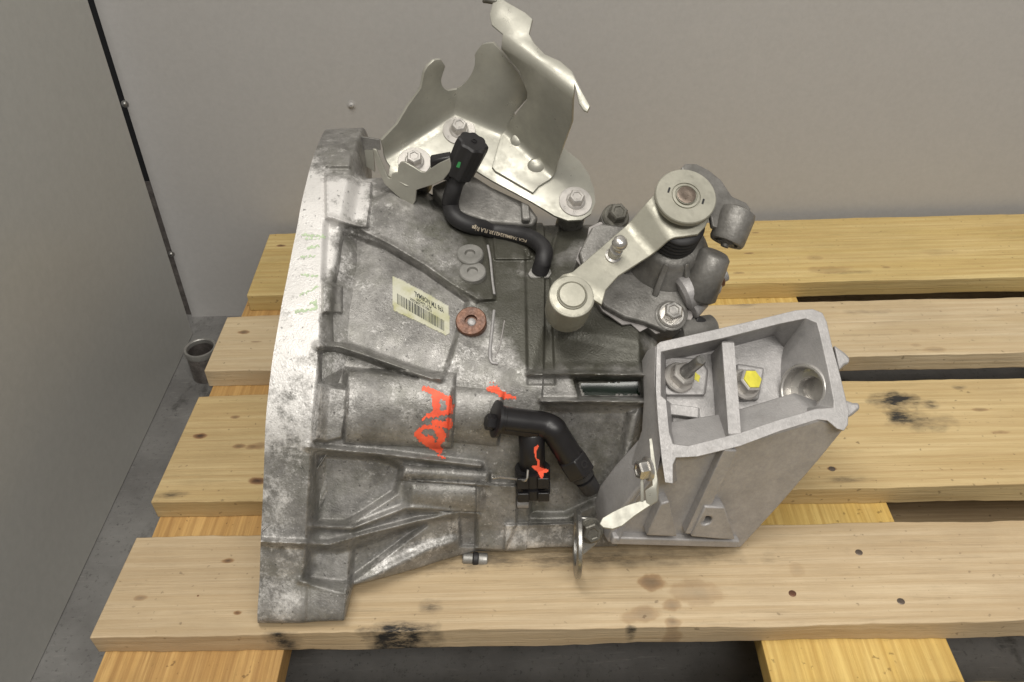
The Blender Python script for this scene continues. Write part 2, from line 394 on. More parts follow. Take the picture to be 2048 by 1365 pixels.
# ================================================================== pallet
PL = thing('wooden_pallet', (0, 0, FZ), 'pale softwood transport pallet standing against the grey wall', 'pallet')
bcol = {'D': ((.58, .46, .30), (.48, .365, .22), (.40, .28, .15)), 'C': ((.58, .45, .24), (.48, .355, .17), (.38, .25, .11)),
        'B': ((.59, .485, .32), (.49, .38, .225), (.42, .30, .17)), 'A': ((.60, .47, .22), (.50, .37, .14), (.40, .25, .09)), 'F': ((.68, .54, .22), (.6, .45, .15), (.4, .26, .09))}
def bpt(px, py): q = U(px, py, Pz(0)); return q[0], q[1]
def kn(L): return [(*bpt(a, b_), *r) for a, b_, *r in L]
bk = {
 'D': (kn([(455, 1122, 3.0, .9, 2.), (281, 1197, 3.2, .5, 2.2), (474, 1226, 3.2, 1.), (396, 1192, 1.1, 1., 1.), (1305, 1165, 9, .7, 1.4), (1395, 1185, 13, .32, 1.8), (1345, 1212, 7, .5, 1.3), (1285, 1232, 9, .42, 1.9), (1345, 1246, 6, .45), (1594, 1140, 8, .2, 1.)]),
       kn([(800, 1262, 10, 1.6, 3.2), (860, 1215, 9, .75, 1.2), (1264, 1262, 5, 1.5, 1.2), (1345, 1240, 5, .9), (560, 1268, 5, 1., 3), (1120, 1118, 14, .7, 14.)])),  # the last, very long patch paints the contact shade under the gear case
 'C': (kn([(400, 872, 4, 1., 1.8), (478, 893, 4, .7, 2), (470, 835, 3, .7, 2), (516, 962, 5, 1., 2.), (515, 893, 6, .5), (1664, 938, 3.2, .9), (505, 895, 5, .5), (1960, 820, 3, .5, 3), (2000, 865, 3.5, .5, 3)]),
       kn([(1790, 800, 17, 1.5, 1.6), (1800, 832, 13, 1.3, 1.4), (1855, 808, 9, 1.1, 1.8), (1840, 845, 18, .7, 2.), (340, 990, 6, .9, 3), (1690, 960, 5, .7, 5), (1920, 775, 5, .7, 2)])),
 'B': (kn([(487, 665, 4, .8, 2), (510, 684, 2, .5, 4), (1828, 662, 4, .25, 2.), (1830, 691, 4, .25), (1870, 700, 5, .3, 3)]), kn([(1730, 625, 6, .4, 6), (1480, 610, 7, .6, 3)])),
 'A': (kn([(563, 492, 3.2, .9, 2), (1660, 540, 9, .32, 3.4), (1630, 517, 6, .22, 2), (1510, 466, 2.5, .6, 3), (1497, 507, 2.5, .6, 3), (1478, 546, 3, .5, 3), (1773, 535, 3, .4, 2), (1880, 505, 8, .15, 4)]), kn([(1700, 545, 5, .5, 6)])),
 'F': ([], [])}
boards = [('F', -8, 136, -3), ('D', 186.25, 286, -1), ('C', 327, 472.5, 2), ('B', 513.75, 613.75, -2), ('A', 655, 800, 9)]
for key, y0, y1, x0 in boards:
    L, mdl, dk = bcol[key]
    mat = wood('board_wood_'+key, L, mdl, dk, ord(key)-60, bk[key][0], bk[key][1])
    bm = bmesh.new(); nx = 120; x1 = 1200; rings = []
    for i in range(nx+1):
        x = x0 + (x1-x0)*i/nx; e = lambda s: .8*math.sin(x*.011+s*3.1+ord(key)) + .5*math.sin(x*.043+s*1.7) + random.uniform(-.45, .45)
        sk = 2.0*math.sin(ord(key)) if i == 0 else 0
        rings.append([bm.verts.new((x + (sk if j in (0, 3) else -sk), y, z)) for j, (y, z) in enumerate(((y0+e(1), -22), (y1+e(2), -22), (y1+e(3)-.2, .15*math.sin(x*.02)), (y0+e(4), .2*math.sin(x*.017+2))))])
    for a, b_ in zip(rings, rings[1:]):
        for j in range(4): bm.faces.new((a[j], a[(j+1) % 4], b_[(j+1) % 4], b_[j]))
    bm.faces.new(rings[0]); bm.faces.new(rings[-1])
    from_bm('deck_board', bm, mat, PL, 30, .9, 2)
sm = [wood('stringer_wood_%d' % i, a, b_, c, 11+i, axis='y', grain=1.2) for i, (a, b_, c) in enumerate((((.58, .37, .14), (.46, .27, .09), (.27, .14, .045)), ((.70, .52, .19), (.60, .41, .12), (.40, .24, .06)), ((.68, .5, .2), (.58, .4, .13), (.4, .24, .06))))]
for i, x in enumerate((2, 527.5, 1055)):
    bm = bmesh.new(); box_bm(bm, x, x+145, 1, 799, -44, -22.05); from_bm('stringer_board', bm, sm[i], PL, 0, 1.0)
bw = wood('block_wood', (.50, .36, .19), (.38, .26, .12), (.22, .14, .06), 31, axis='y')
bb = wood('base_board_wood', (.52, .40, .25), (.42, .31, .18), (.28, .19, .1), 37)
for x in (2, 527.5, 1055):
    for y0, y1 in ((1, 100), (327.5, 472.5), (700, 799)):
        bm = bmesh.new(); box_bm(bm, x, x+145, y0, y1, -122, -44); from_bm('spacer_block', bm, bw, PL, 0, 1.2)
for y0, y1 in ((1, 101), (327.5, 472.5), (699, 799)):
    bm = bmesh.new(); box_bm(bm, 2, 1198, y0, y1, -144, -122); from_bm('base_board', bm, bb, PL, 0, 1.0)
bm = bmesh.new(); lathe(bm, (0,0,0), (0,0,1), [(3.0, -.6), (3.0, .0), (2.5, .3), (1.0, .1), (0, .1)], 14)
for v in bm.verts: v.co *= .001
nail = bpy.data.meshes.new('nail'); bm.to_mesh(nail); bm.free(); finish(nail, 40)
for px, py in ((1718, 1105), (1585, 1187), (1802, 1203), (1664, 938)):
    place('nail_head', nail, M['rust' if px in (1585, 455, 474) else 'pin'], U(px, py, Pz(.3)), (0,0,1), PL)

# ================================================================== gearbox
GB = thing('gearbox', (330, 400, 0), 'used aluminium car gearbox with shift levers lying on the wooden pallet', 'gearbox')
K = .12                                   # the flange leans: the bell is bigger than the case
NUP = nrm((.10, -.52, .85))               # the box is rolled towards the front: its own "up"
S0 = [(197,0),(214,37),(234,74),(255,108),(274,142),(298,167),(326,185),(367,203),(414,221),(453,237),(497,248),(544,250),(590,240),(630,205),(642,140),(622,60),(560,15),(400,2),(280,0)]
S1 = [(224,10),(234,40),(251,75),(270,108),(288,139),(311,162),(338,179),(378,196),(422,212),(456,226),(488,231),(515,224),(540,202),(562,165),(575,115),(565,55),(530,18),(400,6),(290,5)]
S2 = [(262,3),(266,25),(271,47),(279,76),(287,102),(297,129),(313,151),(350,168),(395,182),(430,191),(460,195),(484,190),(505,174),(522,145),(532,100),(522,50),(480,15),(400,4),(310,3)]
S1b = None
S1b = [(198,0), (220,38)] + S1[2:-1] + [(285,2)]
S3 = [(y+2 if z < 155 else y, z-3 if z > 60 else z) for y, z in S2]
S4 = [(y*.9+40, z*.8+20) for y, z in S3]
ST = [(129, S0), (163, S0), (176, S1b), (197, S1b), (202, S1), (300, S2), (341, S2), (342.5, S3), (418, S3), (432, S4)]
def resample():
    kn_ = len(S0); tt = []
    dens = [60, 60, 60, 58, 58, 52, 48, 55, 58, 50, 50, 48, 16, 10, 10, 10, 8, 10, 8]
    for i, d in enumerate(dens): tt += [i + j/d for j in range(d)]
    tt = np.array(tt)
    def cr(P):
        P = np.array(P, float); i = np.floor(tt).astype(int); t = (tt-i)[:, None]; n = len(P)
        a, b_, c, d = P[(i-1) % n], P[i % n], P[(i+1) % n], P[(i+2) % n]
        return .5*((2*b_) + (c-a)*t + (2*a-5*b_+4*c-d)*t*t + (-a+3*b_-3*c+d)*t**3)
    return tt, cr
tt, cr = resample()
profs = [(c, cr(P)) for c, P in ST]
cs = np.concatenate([np.arange(129, 313, .9), [313.0], np.arange(313.9, 433, .9)])
base = np.zeros((len(cs), len(tt), 3))
for i, c in enumerate(cs):
    for (c0, p0), (c1, p1) in zip(profs, profs[1:]):
        if c <= c1 + 1e-9: break
    t = min(max((c-c0)/(c1-c0), 0), 1)
    if c0 in (163, 341, 197): t = t*t*(3-2*t)
    q = p0*(1-t) + p1*t
    base[i, :, 1:] = q; base[i, :, 0] = c + K*q[:, 1]
def grid_normals(P):
    du = np.gradient(P, axis=0); dv = np.roll(P, -1, 1) - np.roll(P, 1, 1)
    n = np.cross(du, dv); n /= np.linalg.norm(n, axis=2, keepdims=True)+1e-9; return n
def blur(n, k=10):
    for _ in range(k): n = (n + np.roll(n, 2, 1) + np.roll(n, -2, 1))/3
    for _ in range(k): n = (n + np.concatenate([n[:2], n[:-2]]) + np.concatenate([n[2:], n[-2:]]))/3
    return n / np.linalg.norm(n, axis=2, keepdims=True)
nor = grid_normals(base)
ctr = np.array([0, 400, 110.]);  sgn = np.sign(((base-ctr)[..., 1:]*nor[..., 1:]).sum()); nor = blur(nor*sgn)
view = CAM - base; view /= np.linalg.norm(view, axis=2, keepdims=True)
def sst(a, b_, x): t = np.clip((x-a)/(b_-a), 0, 1); return t*t*(3-2*t)
facing = sst(.02, .22, (nor*view).sum(2))
def seg_d(q, a, b_):
    ab = np.array(b_, float)-a; t = np.clip(((q-a)@ab)/(ab@ab), 0, 1); return np.linalg.norm(q-(np.array(a)+t[:, None]*ab), axis=1)
def line_d(q, L): return np.min([seg_d(q, np.array(a, float), np.array(b_, float)) for a, b_ in zip(L, L[1:])], axis=0)
def poly_sd(q, L):
    d = line_d(q, L + [L[0]]); ins = np.zeros(len(q), bool)
    for (x0, y0), (x1, y1) in zip(L, L[1:] + [L[0]]):
        cnd = ((y0 > q[:, 1]) != (y1 > q[:, 1]))
        ins ^= cnd & (q[:, 0] < (x1-x0)*(q[:, 1]-y0)/((y1-y0) if y1 != y0 else 1e-9) + x0)
    return np.where(ins, -d, d)
FEAT = []
def plateau(L, h, soft=5, out=None): FEAT.append(('p', L, h, soft))
def ridge(L, w, h): FEAT.append(('r', L, h, w))
def drum(a, b_, r, h, soft=3): FEAT.append(('d', (a, b_), h, r, soft))
def ledge(L, h, w, fade): FEAT.append(('l', L, h, w, fade))
def evalf(q):
    D = np.zeros(len(q))
    for f in FEAT:
        pts = np.array(f[1], float); m = 90
        s = (q[:, 0] > pts[:, 0].min()-m) & (q[:, 0] < pts[:, 0].max()+m) & (q[:, 1] > pts[:, 1].min()-m) & (q[:, 1] < pts[:, 1].max()+m)
        if not s.any(): continue
        z = q[s]
        if f[0] == 'p': D[s] += f[2]*sst(f[3], -f[3], poly_sd(z, f[1]))
        elif f[0] == 'r': D[s] += f[2]*np.exp(-(line_d(z, f[1])/f[3])**2)
        elif f[0] == 'd':
            a, b_ = np.array(f[1][0], float), np.array(f[1][1], float); ab = b_-a; L_ = np.linalg.norm(ab); e = ab/L_
            u = (z-a)@e; v = (z-a)@np.array([-e[1], e[0]])
            D[s] += f[2]*np.sqrt(np.clip(1-(v/f[3])**2, 0, 1))*sst(-f[4], f[4], u)*sst(L_+f[4], L_-f[4], u)
    return D
# --- rim bosses, pockets, webs and drums of the bell housing
plateau([(470,250),(640,262),(650,335),(652,437),(650,480),(646,570),(643,700),(640,768),(628,880),(620,1000),(615,1150),(612,1270),(470,1270)], 5, 8)   # rim band
plateau([(650,346),(743,364),(742,400),(735,456),(705,452),(668,439),(652,437)], 9.5, 3.5)                       # top bolt boss
plateau([(642,280),(684,288),(702,312),(700,336),(650,334)], 5, 5)
plateau([(640,769),(695,779),(694,815),(684,877),(650,885),(629,880)], 8.5, 4)                        # mid bolt boss
plateau([(645,566),(686,572),(685,628),(645,626)], 8, 4)
plateau([(614,1164),(640,1172),(700,1186),(697,1270),(612,1270)], 6, 6)                                      # bottom boss
plateau([(688,466),(771,496),(848,541),(903,581),(935,604),(922,640),(905,700),(890,745),(865,754),(780,722),(700,696),(668,684),(664,620),(672,560)], -7, 6)   # label panel
plateau([(668,440),(705,452),(771,486),(848,530),(903,570),(958,602),(990,600),(976,490),(950,440),(880,405),(800,375),(742,400),(736,456),(700,446)], 5, 4)
ridge([(660,438),(705,453),(771,487),(848,531),(903,571),(955,600)], 7, 3.5)                                   # upper web
ridge([(636,692),(683,693),(720,704),(775,724),(841,747),(880,757)], 7, 6)                                     # middle web
plateau([(640,703),(700,708),(780,737),(835,756),(760,745),(690,738),(688,772),(640,766)], -8, 5)            # groove under it
drum((692,812), (907,822), 76, 11, 3)                                                                        # slave-cylinder drum
drum((900,828), (1001,838), 56, 9, 3)
ridge([(613,894),(680,901),(750,907),(860,920),(960,932)], 6, 6)                                              # lower web
plateau([(632,908),(760,916),(805,935),(790,985),(720,1030),(690,1046),(632,1046)], -9, 8)                    # lower pocket
drum((800,945), (978,958), 16, 7, 6)
drum((815,990), (962,995), 30, 10, 14)
ridge([(625,1053),(709,1056),(759,1036),(809,1017),(955,1030)], 7, 5)
ridge([(521,1083),(600,1087),(659,1089),(734,1068),(834,1043),(901,1030)], 6, 6)
plateau([(618,1100),(680,1100),(740,1084),(800,1062),(850,1050),(760,1118),(690,1168),(606,1160)], -7, 8)
ridge([(700,1180),(770,1142),(860,1098),(905,1085)], 12, 4)
ridge([(600,1162),(690,1178)], 6, 3)
plateau([(953,967),(1034,971),(1033,1050),(1010,1102),(950,1098)], 6, 3)                                      # clamp collar
plateau([(918,1028),(955,1030),(955,1094),(922,1092)], -4, 4)
# --- gear case
ridge([(1060,749),(1150,748),(1290,750)], 5, 9); ridge([(1085,803),(1180,803),(1292,805)], 5, 9)              # twin ribs
plateau([(1150,760),(1282,759),(1286,796),(1160,796)], -14, 4)
plateau([(1090,818),(1270,818),(1250,900),(1200,1000),(1130,1030),(1060,1030),(1050,880)], -7, 10)            # hollow front
ridge([(1262,830),(1235,980),(1190,1040)], 9, 5)
plateau([(1010,1050),(1140,1046),(1240,1060),(1240,1110),(1008,1110)], 5, 3)
plateau([(850,370),(1090,395),(1070,440),(960,430),(870,415)], -12, 8)                                        # well under the cable bracket
plateau([(1040,410),(1056,410),(1062,445),(1042,445)], 10, 3)
plateau([(1035,480),(1060,480),(1060,520),(990,520),(985,470)], 3, 3)
ridge([(1120,450),(1098,520)], 5, 4)
plateau([(1050,500),(1055,770),(1110,770),(1100,560)], -2, 3)
plateau([(1095,660),(1300,700),(1300,735),(1075,735)], -3, 14)
fl = facing.ravel()
def cast_noise(P):
    x, y, z = P[:, 0], P[:, 1], P[:, 2]
    return .4*np.sin(x*.061+y*.047+1)*np.sin(y*.053+z*.083-x*.02) + .2*np.sin(x*.13+2-y*.06)*np.sin(y*.11-z*.1+.6)
def displaced(B, Nn, F):
    D = evalf(proj(B))*F; V_ = CAM - B; V_ /= np.linalg.norm(V_, axis=1, keepdims=True)
    return B + V_*(1.25*D)[:, None] + Nn*cast_noise(B)[:, None]
pos = displaced(base.reshape(-1, 3), nor.reshape(-1, 3), fl).reshape(base.shape)
pos[:, :, 2] = np.maximum(pos[:, :, 2], .4)
npx = proj(pos.reshape(-1, 3))
def blob(L, soft): return sst(soft, -soft, poly_sd(npx, L))
ox = .32*blob([(480,300),(650,300),(640,700),(600,1000),(600,1260),(480,1260)], 30) + .35*blob([(500,330),(745,360),(735,470),(690,480),(650,560),(640,700),(700,780),(690,880),(500,880)], 40) + .55*blob([(585,345),(745,360),(735,440),(690,455),(655,560),(640,690),(545,700)], 25)
ox += .35*blob([(1010,1050),(1140,1046),(1140,1100),(1008,1100)], 10) + .3*blob([(990,520),(1050,520),(1050,760),(900,760)], 40) + .25*blob([(740,1120),(905,1050),(905,1095),(700,1180)], 20)
gr_ = .75*blob([(820,470),(960,470),(1050,560),(1290,560),(1290,740),(1060,740),(960,640),(900,560)], 60) + .95*blob([(780,350),(1150,400),(1180,470),(1100,500),(960,470),(860,420)], 35) + .55*blob([(960,480),(1300,480),(1300,720),(1060,730)], 60) + .5*blob([(1080,820),(1280,820),(1230,1030),(1060,1030)], 30)  # hollow-front term paints that face's shade; the other terms are grime
gr_ += .5*blob([(1140,755),(1284,755),(1288,800),(1150,800)], 8)  # shade of the slot between the ribs, put into the colour
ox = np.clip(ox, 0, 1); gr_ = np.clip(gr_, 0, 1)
NX, NT = len(cs), len(tt)
ip = int(np.argmin(abs(cs-313)))
def grid_obj(name, i0, i1, cap_lo, cap_hi):
    P = pos[i0:i1+1].reshape(-1, 3); n = i1-i0+1
    idx = np.arange(n*NT).reshape(n, NT); a = idx[:-1]; b_ = idx[1:]
    F = np.stack([a, np.roll(a, -1, 1), np.roll(b_, -1, 1), b_], -1).reshape(-1, 4)
    V = [P]; extra = []; off = len(P)
    def ring(src, pts):
        nonlocal off
        V.append(pts); r = np.arange(off, off+NT); off += NT
        extra.append(np.stack([src, np.roll(src, -1), np.roll(r, -1), r], -1)); return r
    if cap_lo:                            # machined flange face and the hollow of the clutch bell
        p = pos[i0]; c = p.mean(0); r = ring(idx[0], p + (c-p)*.05)
        r = ring(r, p + (c-p)*.16 + np.array([22, 0, 0])); r = ring(r, p + (c-p)*.6 + np.array([60, 0, 0])); ring(r, p + (c-p)*.98 + np.array([60, 0, 0]))
    if cap_hi:
        p = pos[i1]; c = p.mean(0); r = ring(idx[-1], p + (c-p)*.12 + np.array([5, 0, 0])); ring(r, p + (c-p)*.98 + np.array([5, 0, 0]))
    V = np.concatenate(V); F = np.concatenate([F] + extra)
    me = bpy.data.meshes.new(name); me.vertices.add(len(V)); me.vertices.foreach_set('co', ((V-ORG['gearbox'])*.001).astype(np.float32).ravel())
    me.loops.add(F.size); me.loops.foreach_set('vertex_index', F.astype(np.int32).ravel())
    me.polygons.add(len(F)); me.polygons.foreach_set('loop_start', np.arange(0, F.size, 4, dtype=np.int32)); me.polygons.foreach_set('loop_total', np.full(len(F), 4, np.int32))
    me.update(); me.validate()
    for nm, arr in (('ox', ox), ('grime_shade', gr_)):
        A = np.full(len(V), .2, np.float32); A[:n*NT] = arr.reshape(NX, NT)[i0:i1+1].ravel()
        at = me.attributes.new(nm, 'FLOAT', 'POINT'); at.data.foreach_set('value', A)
    me.materials.append(M['case']); finish(me, 60)
    bm = bmesh.new(); bm.from_mesh(me); bmesh.ops.recalc_face_normals(bm, faces=bm.faces); bm.to_mesh(me); bm.free()
    return link(bpy.data.objects.new(name, me), GB)
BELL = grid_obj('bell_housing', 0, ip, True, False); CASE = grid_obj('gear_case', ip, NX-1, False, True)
Q = np.stack([np.arange(NX*NT).reshape(NX, NT)[:-1], np.roll(np.arange(NX*NT).reshape(NX, NT), -1, 1)[:-1], np.roll(np.arange(NX*NT).reshape(NX, NT), -1, 1)[1:], np.arange(NX*NT).reshape(NX, NT)[1:]], -1).reshape(-1, 4)
BVH = BVHTree.FromPolygons([tuple(v) for v in pos.reshape(-1, 3)], [tuple(q) for q in Q])
def hit(px, py, h=0.):
    d = nrm(ray(px, py)); loc, n, i, dist = BVH.ray_cast(Vector(CAM), Vector(d))
    if loc is None: loc = Vector(U(px, py, Pz(150))); n = Vector(NUP)
    n = np.array(n); n = n if n @ d < 0 else -n
    return np.array(loc) + n*h, n
def smooth_n(px, py, r=14):
    return nrm(sum(hit(px+a*r, py+b_*r)[1] for a, b_ in ((0,0),(1,0),(-1,0),(0,1),(0,-1))))

# --- painted / printed marks lie on the casing as thin films
def film(name, polys, mat, parent, h=.35, step=2.2, wob=1.2):
    """polys: outlines (photo measurement) filled with a fine grid draped on the casing"""
    bm = bmesh.new()
    for L in polys:
        A = np.array(L, float); x0, y0 = A.min(0)-2; x1, y1 = A.max(0)+2
        gx = np.arange(x0, x1, step); gy = np.arange(y0, y1, step)
        XX, YY = np.meshgrid(gx, gy); qq = np.stack([XX.ravel(), YY.ravel()], 1)
        qn = qq + wob*np.stack([np.sin(qq[:, 1]*.9+qq[:, 0]*.35), np.sin(qq[:, 0]*.8-qq[:, 1]*.5)], 1)
        ins = (poly_sd(qn, [tuple(p) for p in L]) < 0).reshape(XX.shape); cache = {}
        def vert(i, j):
            if (i, j) not in cache: cache[(i, j)] = bm.verts.new(hit(gx[j], gy[i], h)[0])
            return cache[(i, j)]
        for i in range(len(gy)-1):
            for j in range(len(gx)-1):
                if ins[i, j] and ins[i+1, j] and ins[i, j+1] and ins[i+1, j+1]:
                    bm.faces.new((vert(i, j), vert(i, j+1), vert(i+1, j+1), vert(i+1, j)))
    return from_bm(name, bm, mat, parent, 60)
def Z8(L): return [(780+a*300/1575, 700+b_*300/1575) for a, b_ in L]
def strokes(name, L, mat, parent, h=.35, step=1.7):
    """brush strokes [(width, [points])] draped on the casing, ragged edges"""
    A = np.array([p for w, P in L for p in P]); gx = np.arange(A[:, 0].min()-12, A[:, 0].max()+12, step); gy = np.arange(A[:, 1].min()-12, A[:, 1].max()+12, step)
    XX, YY = np.meshgrid(gx, gy); q = np.stack([XX.ravel(), YY.ravel()], 1)
    rag = 1.1*np.sin(q[:, 0]*.7+q[:, 1]*.4) + .9*np.sin(q[:, 1]*1.1-q[:, 0]*.6+1) + rng.normal(0, .7, len(q))
    ins = np.any([line_d(q, P) + rag < w for w, P in L], axis=0).reshape(XX.shape); bm = bmesh.new(); ca = {}
    def vt(i, j):
        if (i, j) not in ca: ca[(i, j)] = bm.verts.new(hit(gx[j], gy[i], h)[0])
        return ca[(i, j)]
    for i in range(len(gy)-1):
        for j in range(len(gx)-1):
            if ins[i:i+2, j:j+2].sum() >= 3: bm.faces.new((vt(i, j), vt(i, j+1), vt(i+1, j+1), vt(i+1, j)))
    return from_bm(name, bm, mat, parent, 60)
strokes('paint_mark', [(6, Z8([(365,408),(480,455),(610,515)])), (8, Z8([(480,500),(485,560),(490,650)])), (7.5, Z8([(615,520),(635,590),(625,640)])), (5.5, Z8([(630,650),(540,665),(410,690)])), (2.5, Z8([(410,690),(335,725)]))], M['orange'], BELL)
strokes('paint_mark', [(7, Z8([(470,765),(560,785),(620,790)])), (6, Z8([(620,740),(625,800)])), (5, Z8([(300,870),(350,812),(450,808),(540,850),(570,900),(555,945)])), (8, Z8([(290,880),(350,940),(440,1000),(520,1045)])), (6, Z8([(500,860),(540,920),(500,980)])), (5, Z8([(420,910),(450,950)])), (2.8, Z8([(505,1100),(560,1138)]))], M['orange'], BELL)
film('paint_mark', [Z8([(1000,400),(1060,370),(1130,370),(1170,420),(1290,470),(1355,500),(1320,520),(1180,525),(1110,470),(1020,440)]), Z8([(1010,345),(1060,325),(1110,330),(1090,350),(1030,360)])], M['orange'], CASE)
def Z3(L): return [(500+a*.3664, 260+b_*.3664) for a, b_ in L]
for L in ([(2.6, [(290,572),(345,580),(405,585)]), (1.5, [(300,596),(380,596)])], [(3, [(315,648),(370,635)])], [(2.2, [(280,695),(350,690)])], [(2.5, [(285,792),(370,800)])], [(2.6, [(275,900),(330,880),(368,855)])], [(3.2, [(245,992),(320,985),(365,975)]), (3, [(330,945),(362,940),(360,970)])]):
    strokes('chalk_mark', [(w, Z3(P)) for w, P in L], M['green'], BELL, h=.22, step=1.7)
# --- barcode label
LB = film('label', [[(784,552),(800,558),(860,590),(897,612),(901,650),(899,668),(893,674),(840,648),(786,623),(783,600)]], M['label'], BELL, h=.5, step=2, wob=.3)
A0, A1, A2 = np.array([898, 618.]), np.array([786, 553.]), np.array([898, 672.])     # print runs upside down: origin at right
def lab(u, v):                            # u along the text 0..1 (right to left), v 0 bottom(of text) .. 1
    return A0 + (A1-A0)*u + (A2-A0)*v
def drape(verts2, faces, name, mat, parent, h):
    bm = bmesh.new(); vs = [bm.verts.new(hit(*lab(u, v), h)[0]) for u, v in verts2]
    for f in faces:
        try: bm.faces.new([vs[i] for i in f])
        except ValueError: pass
    return from_bm(name, bm, mat, parent, 0)
bv, bf = [], []; u = .09; r2 = random.Random(3)
while u < .93:
    w = r2.choice((.006, .010, .010, .018)); i = len(bv)
    bv += [(u, .56), (u+w, .56), (u+w, .95), (u, .95)]; bf.append((i, i+1, i+2, i+3)); u += w + r2.choice((.007, .009, .015))
drape(bv, bf, 'barcode', M['ink'], LB, .75)
def text_mesh(s):
    cu = bpy.data.curves.new('t', 'FONT'); cu.body = s; cu.size = 1; cu.offset = .018; cu.resolution_u = 2
    o = bpy.data.objects.new('t', cu); COL.objects.link(o); bpy.context.view_layer.update()
    me = o.evaluated_get(bpy.context.evaluated_depsgraph_get()).to_mesh()
    v = np.array([p.co[:2] for p in me.vertices]); f = [tuple(p.vertices) for p in me.polygons]
    o.to_mesh_clear(); bpy.data.objects.remove(o); bpy.data.curves.remove(cu); v -= v.min(0); return v, f
def label_text(s, u0, u1, v0, v1):
    v, f = text_mesh(s); v = v / v.max(0)
    drape([(u0 + a*(u1-u0), v0 + (1-b_)*(v1-v0)) if False else (u0 + a*(u1-u0), v0 + (v1-v0)*b_) for a, b_ in v], f, 'label_text', M['ink'], LB, .75)
label_text('YP6 TM NORMAL', .09, .62, .10, .29); label_text('ALT WP200', .31, .58, .315, .41); label_text('S180121120RGSX', .31, .70, .43, .53)

M['slot'] = plain('oily_green_slot_shade', (.006, .016, .008), .18, var=.6, sc=200)  # slot's own green, taken near black to paint its deep shade
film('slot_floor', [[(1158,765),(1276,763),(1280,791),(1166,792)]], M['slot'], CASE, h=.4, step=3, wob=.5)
# --- plugs and screws on the casing
def disc_on(name, px, py, r, prof, mat, parent, n=None, sink=0.):
    p, nn = hit(px, py); nn = NUP if n is None else n
    bm = bmesh.new(); lathe(bm, p - nn*sink, nn, prof, 36); return from_bm(name, bm, mat, parent, 35)
for px, py in ((940, 512), (945, 547)):
    disc_on('plug_screw', px, py, 0, [(11.5, -4), (11.5, 2.2), (10.6, 3.2), (7, 3.4), (4.6, 3.2), (4.2, .8), (0, .8)], M['plug'], BELL, n=nrm((.05, -.22, .97)))
o = disc_on('copper_washer', 943, 648, 0, [(12.6, -8), (12.6, 3.2), (11.8, 4.2), (5.2, 4.2), (4.9, 1.2), (0, 1.2)], M['rust'], BELL, n=nrm((.0, -.5, .86)), sink=-2.5)
p, nn = hit(943, 648); bm = bmesh.new(); lathe(bm, p + NUP*3.4, NUP, [(3.4, 0), (3.4, .8), (2.6, 1.4), (0, 1.5)], 20); from_bm('plug_core', bm, M['alu_clean'], o)
def bead(L, r, mat, parent, name='sealant_bead', h=.2):
    bm = bmesh.new(); P = smooth_path([np.array([*q]) for q in L], 6); tube_path(bm, [hit(a, b_, h)[0] for a, b_ in P], r, 8); return from_bm(name, bm, mat, parent, 60)
bead([(975,492),(980,520),(984,560),(988,590)], 1.3, M['alu_clean'], BELL)
bead([(988,622),(984,660),(980,700),(982,724),(996,728)], 1.4, M['alu_clean'], BELL)
bead([(1009,642),(1000,690),(990,715)], .5, M['gasket'], BELL)

# --- lower sleeve and bolts at the bottom joint
p, nn = hit(935, 1100); ax = nrm((1, 0, -K))
p = U(925, 1117, Plane((0,-1,.3), (300, 258, 12)))
bm = bmesh.new(); cyl(bm, p, p+ax*9, 4.6); cyl(bm, p+ax*13, p+ax*21, 5.6); sl = from_bm('sleeve', bm, M['plug'], BELL)
bm = bmesh.new(); cyl(bm, p+ax*8.6, p+ax*13.4, 5.9); from_bm('rubber_ring', bm, M['rubber'], sl)
bm = bmesh.new(); q = hit(1046, 1004, 2)[0]; cyl(bm, q-np.array([5,0,0]), q+np.array([5,0,0]), 4); from_bm('dowel', bm, M['alu_clean'], CASE)

# ------------------------------------------------------------------ vent hose
def above(px, py, h):                     # a point that appears at px,py and stands h mm off the casing below it
    D = nrm(ray(px, py)); lo = hit(px, py)[0]; n = NUP; return lo - D * (h / max(.25, -(D @ n)))
PCB0 = U(1155, 403, Pz(224)); PCB = Plane(NUP, PCB0)      # plane of the cable bracket plate
capt = U(948, 283, PCB.off(46)); capb = U(918, 347, PCB.off(14))
H = [capt*.3+capb*.7, capb, U(905, 385, PCB.off(2)), U(901, 412, PCB.off(-10))] + [above(a, b_, h) for a, b_, h in ((912, 436, 13), (945, 452, 10), (985, 460, 9), (1035, 469, 10), (1068, 480, 12), (1088, 500, 12), (1086, 522, 8), (1079, 546, -1))]
bm = bmesh.new(); hose_pts = smooth_path(H, 8); tube_path(bm, hose_pts, [8.2]*12 + [7.4]*(len(hose_pts)-12), 22)
HOSE = from_bm('breather_hose', bm, M['rubber'], GB, 60)
bm = bmesh.new(); ax = nrm(capt-capb); L = np.linalg.norm(capt-capb)
x, y, z = frame(ax); n = 48; rings = []
for h, s in ((0, .82), (1.5, .92), (L-6, 1.0), (L-1.5, .96), (L, .84)):
    rings.append([bm.verts.new(capb + z*h + s*(13.2+.9*math.cos(8*2*math.pi*i/n))*(math.cos(2*math.pi*i/n)*x + math.sin(2*math.pi*i/n)*y)) for i in range(n)])
for a, b_ in zip(rings, rings[1:]):
    for i in range(n): bm.faces.new((a[i], a[(i+1) % n], b_[(i+1) % n], b_[i]))
bm.faces.new(rings[0]); bm.faces.new(rings[-1]); CAP = from_bm('hose_cap', bm, M['rubber'], HOSE, 30)
bm = bmesh.new(); lathe(bm, capt + ax*.3, ax, [(2.6, -.5), (2.6, .5), (1.5, .7), (1.4, .1), (0, .1)], 16); from_bm('cap_dimple', bm, M['plastic'], CAP)
q = U(911, 336, PCB.off(28)); 
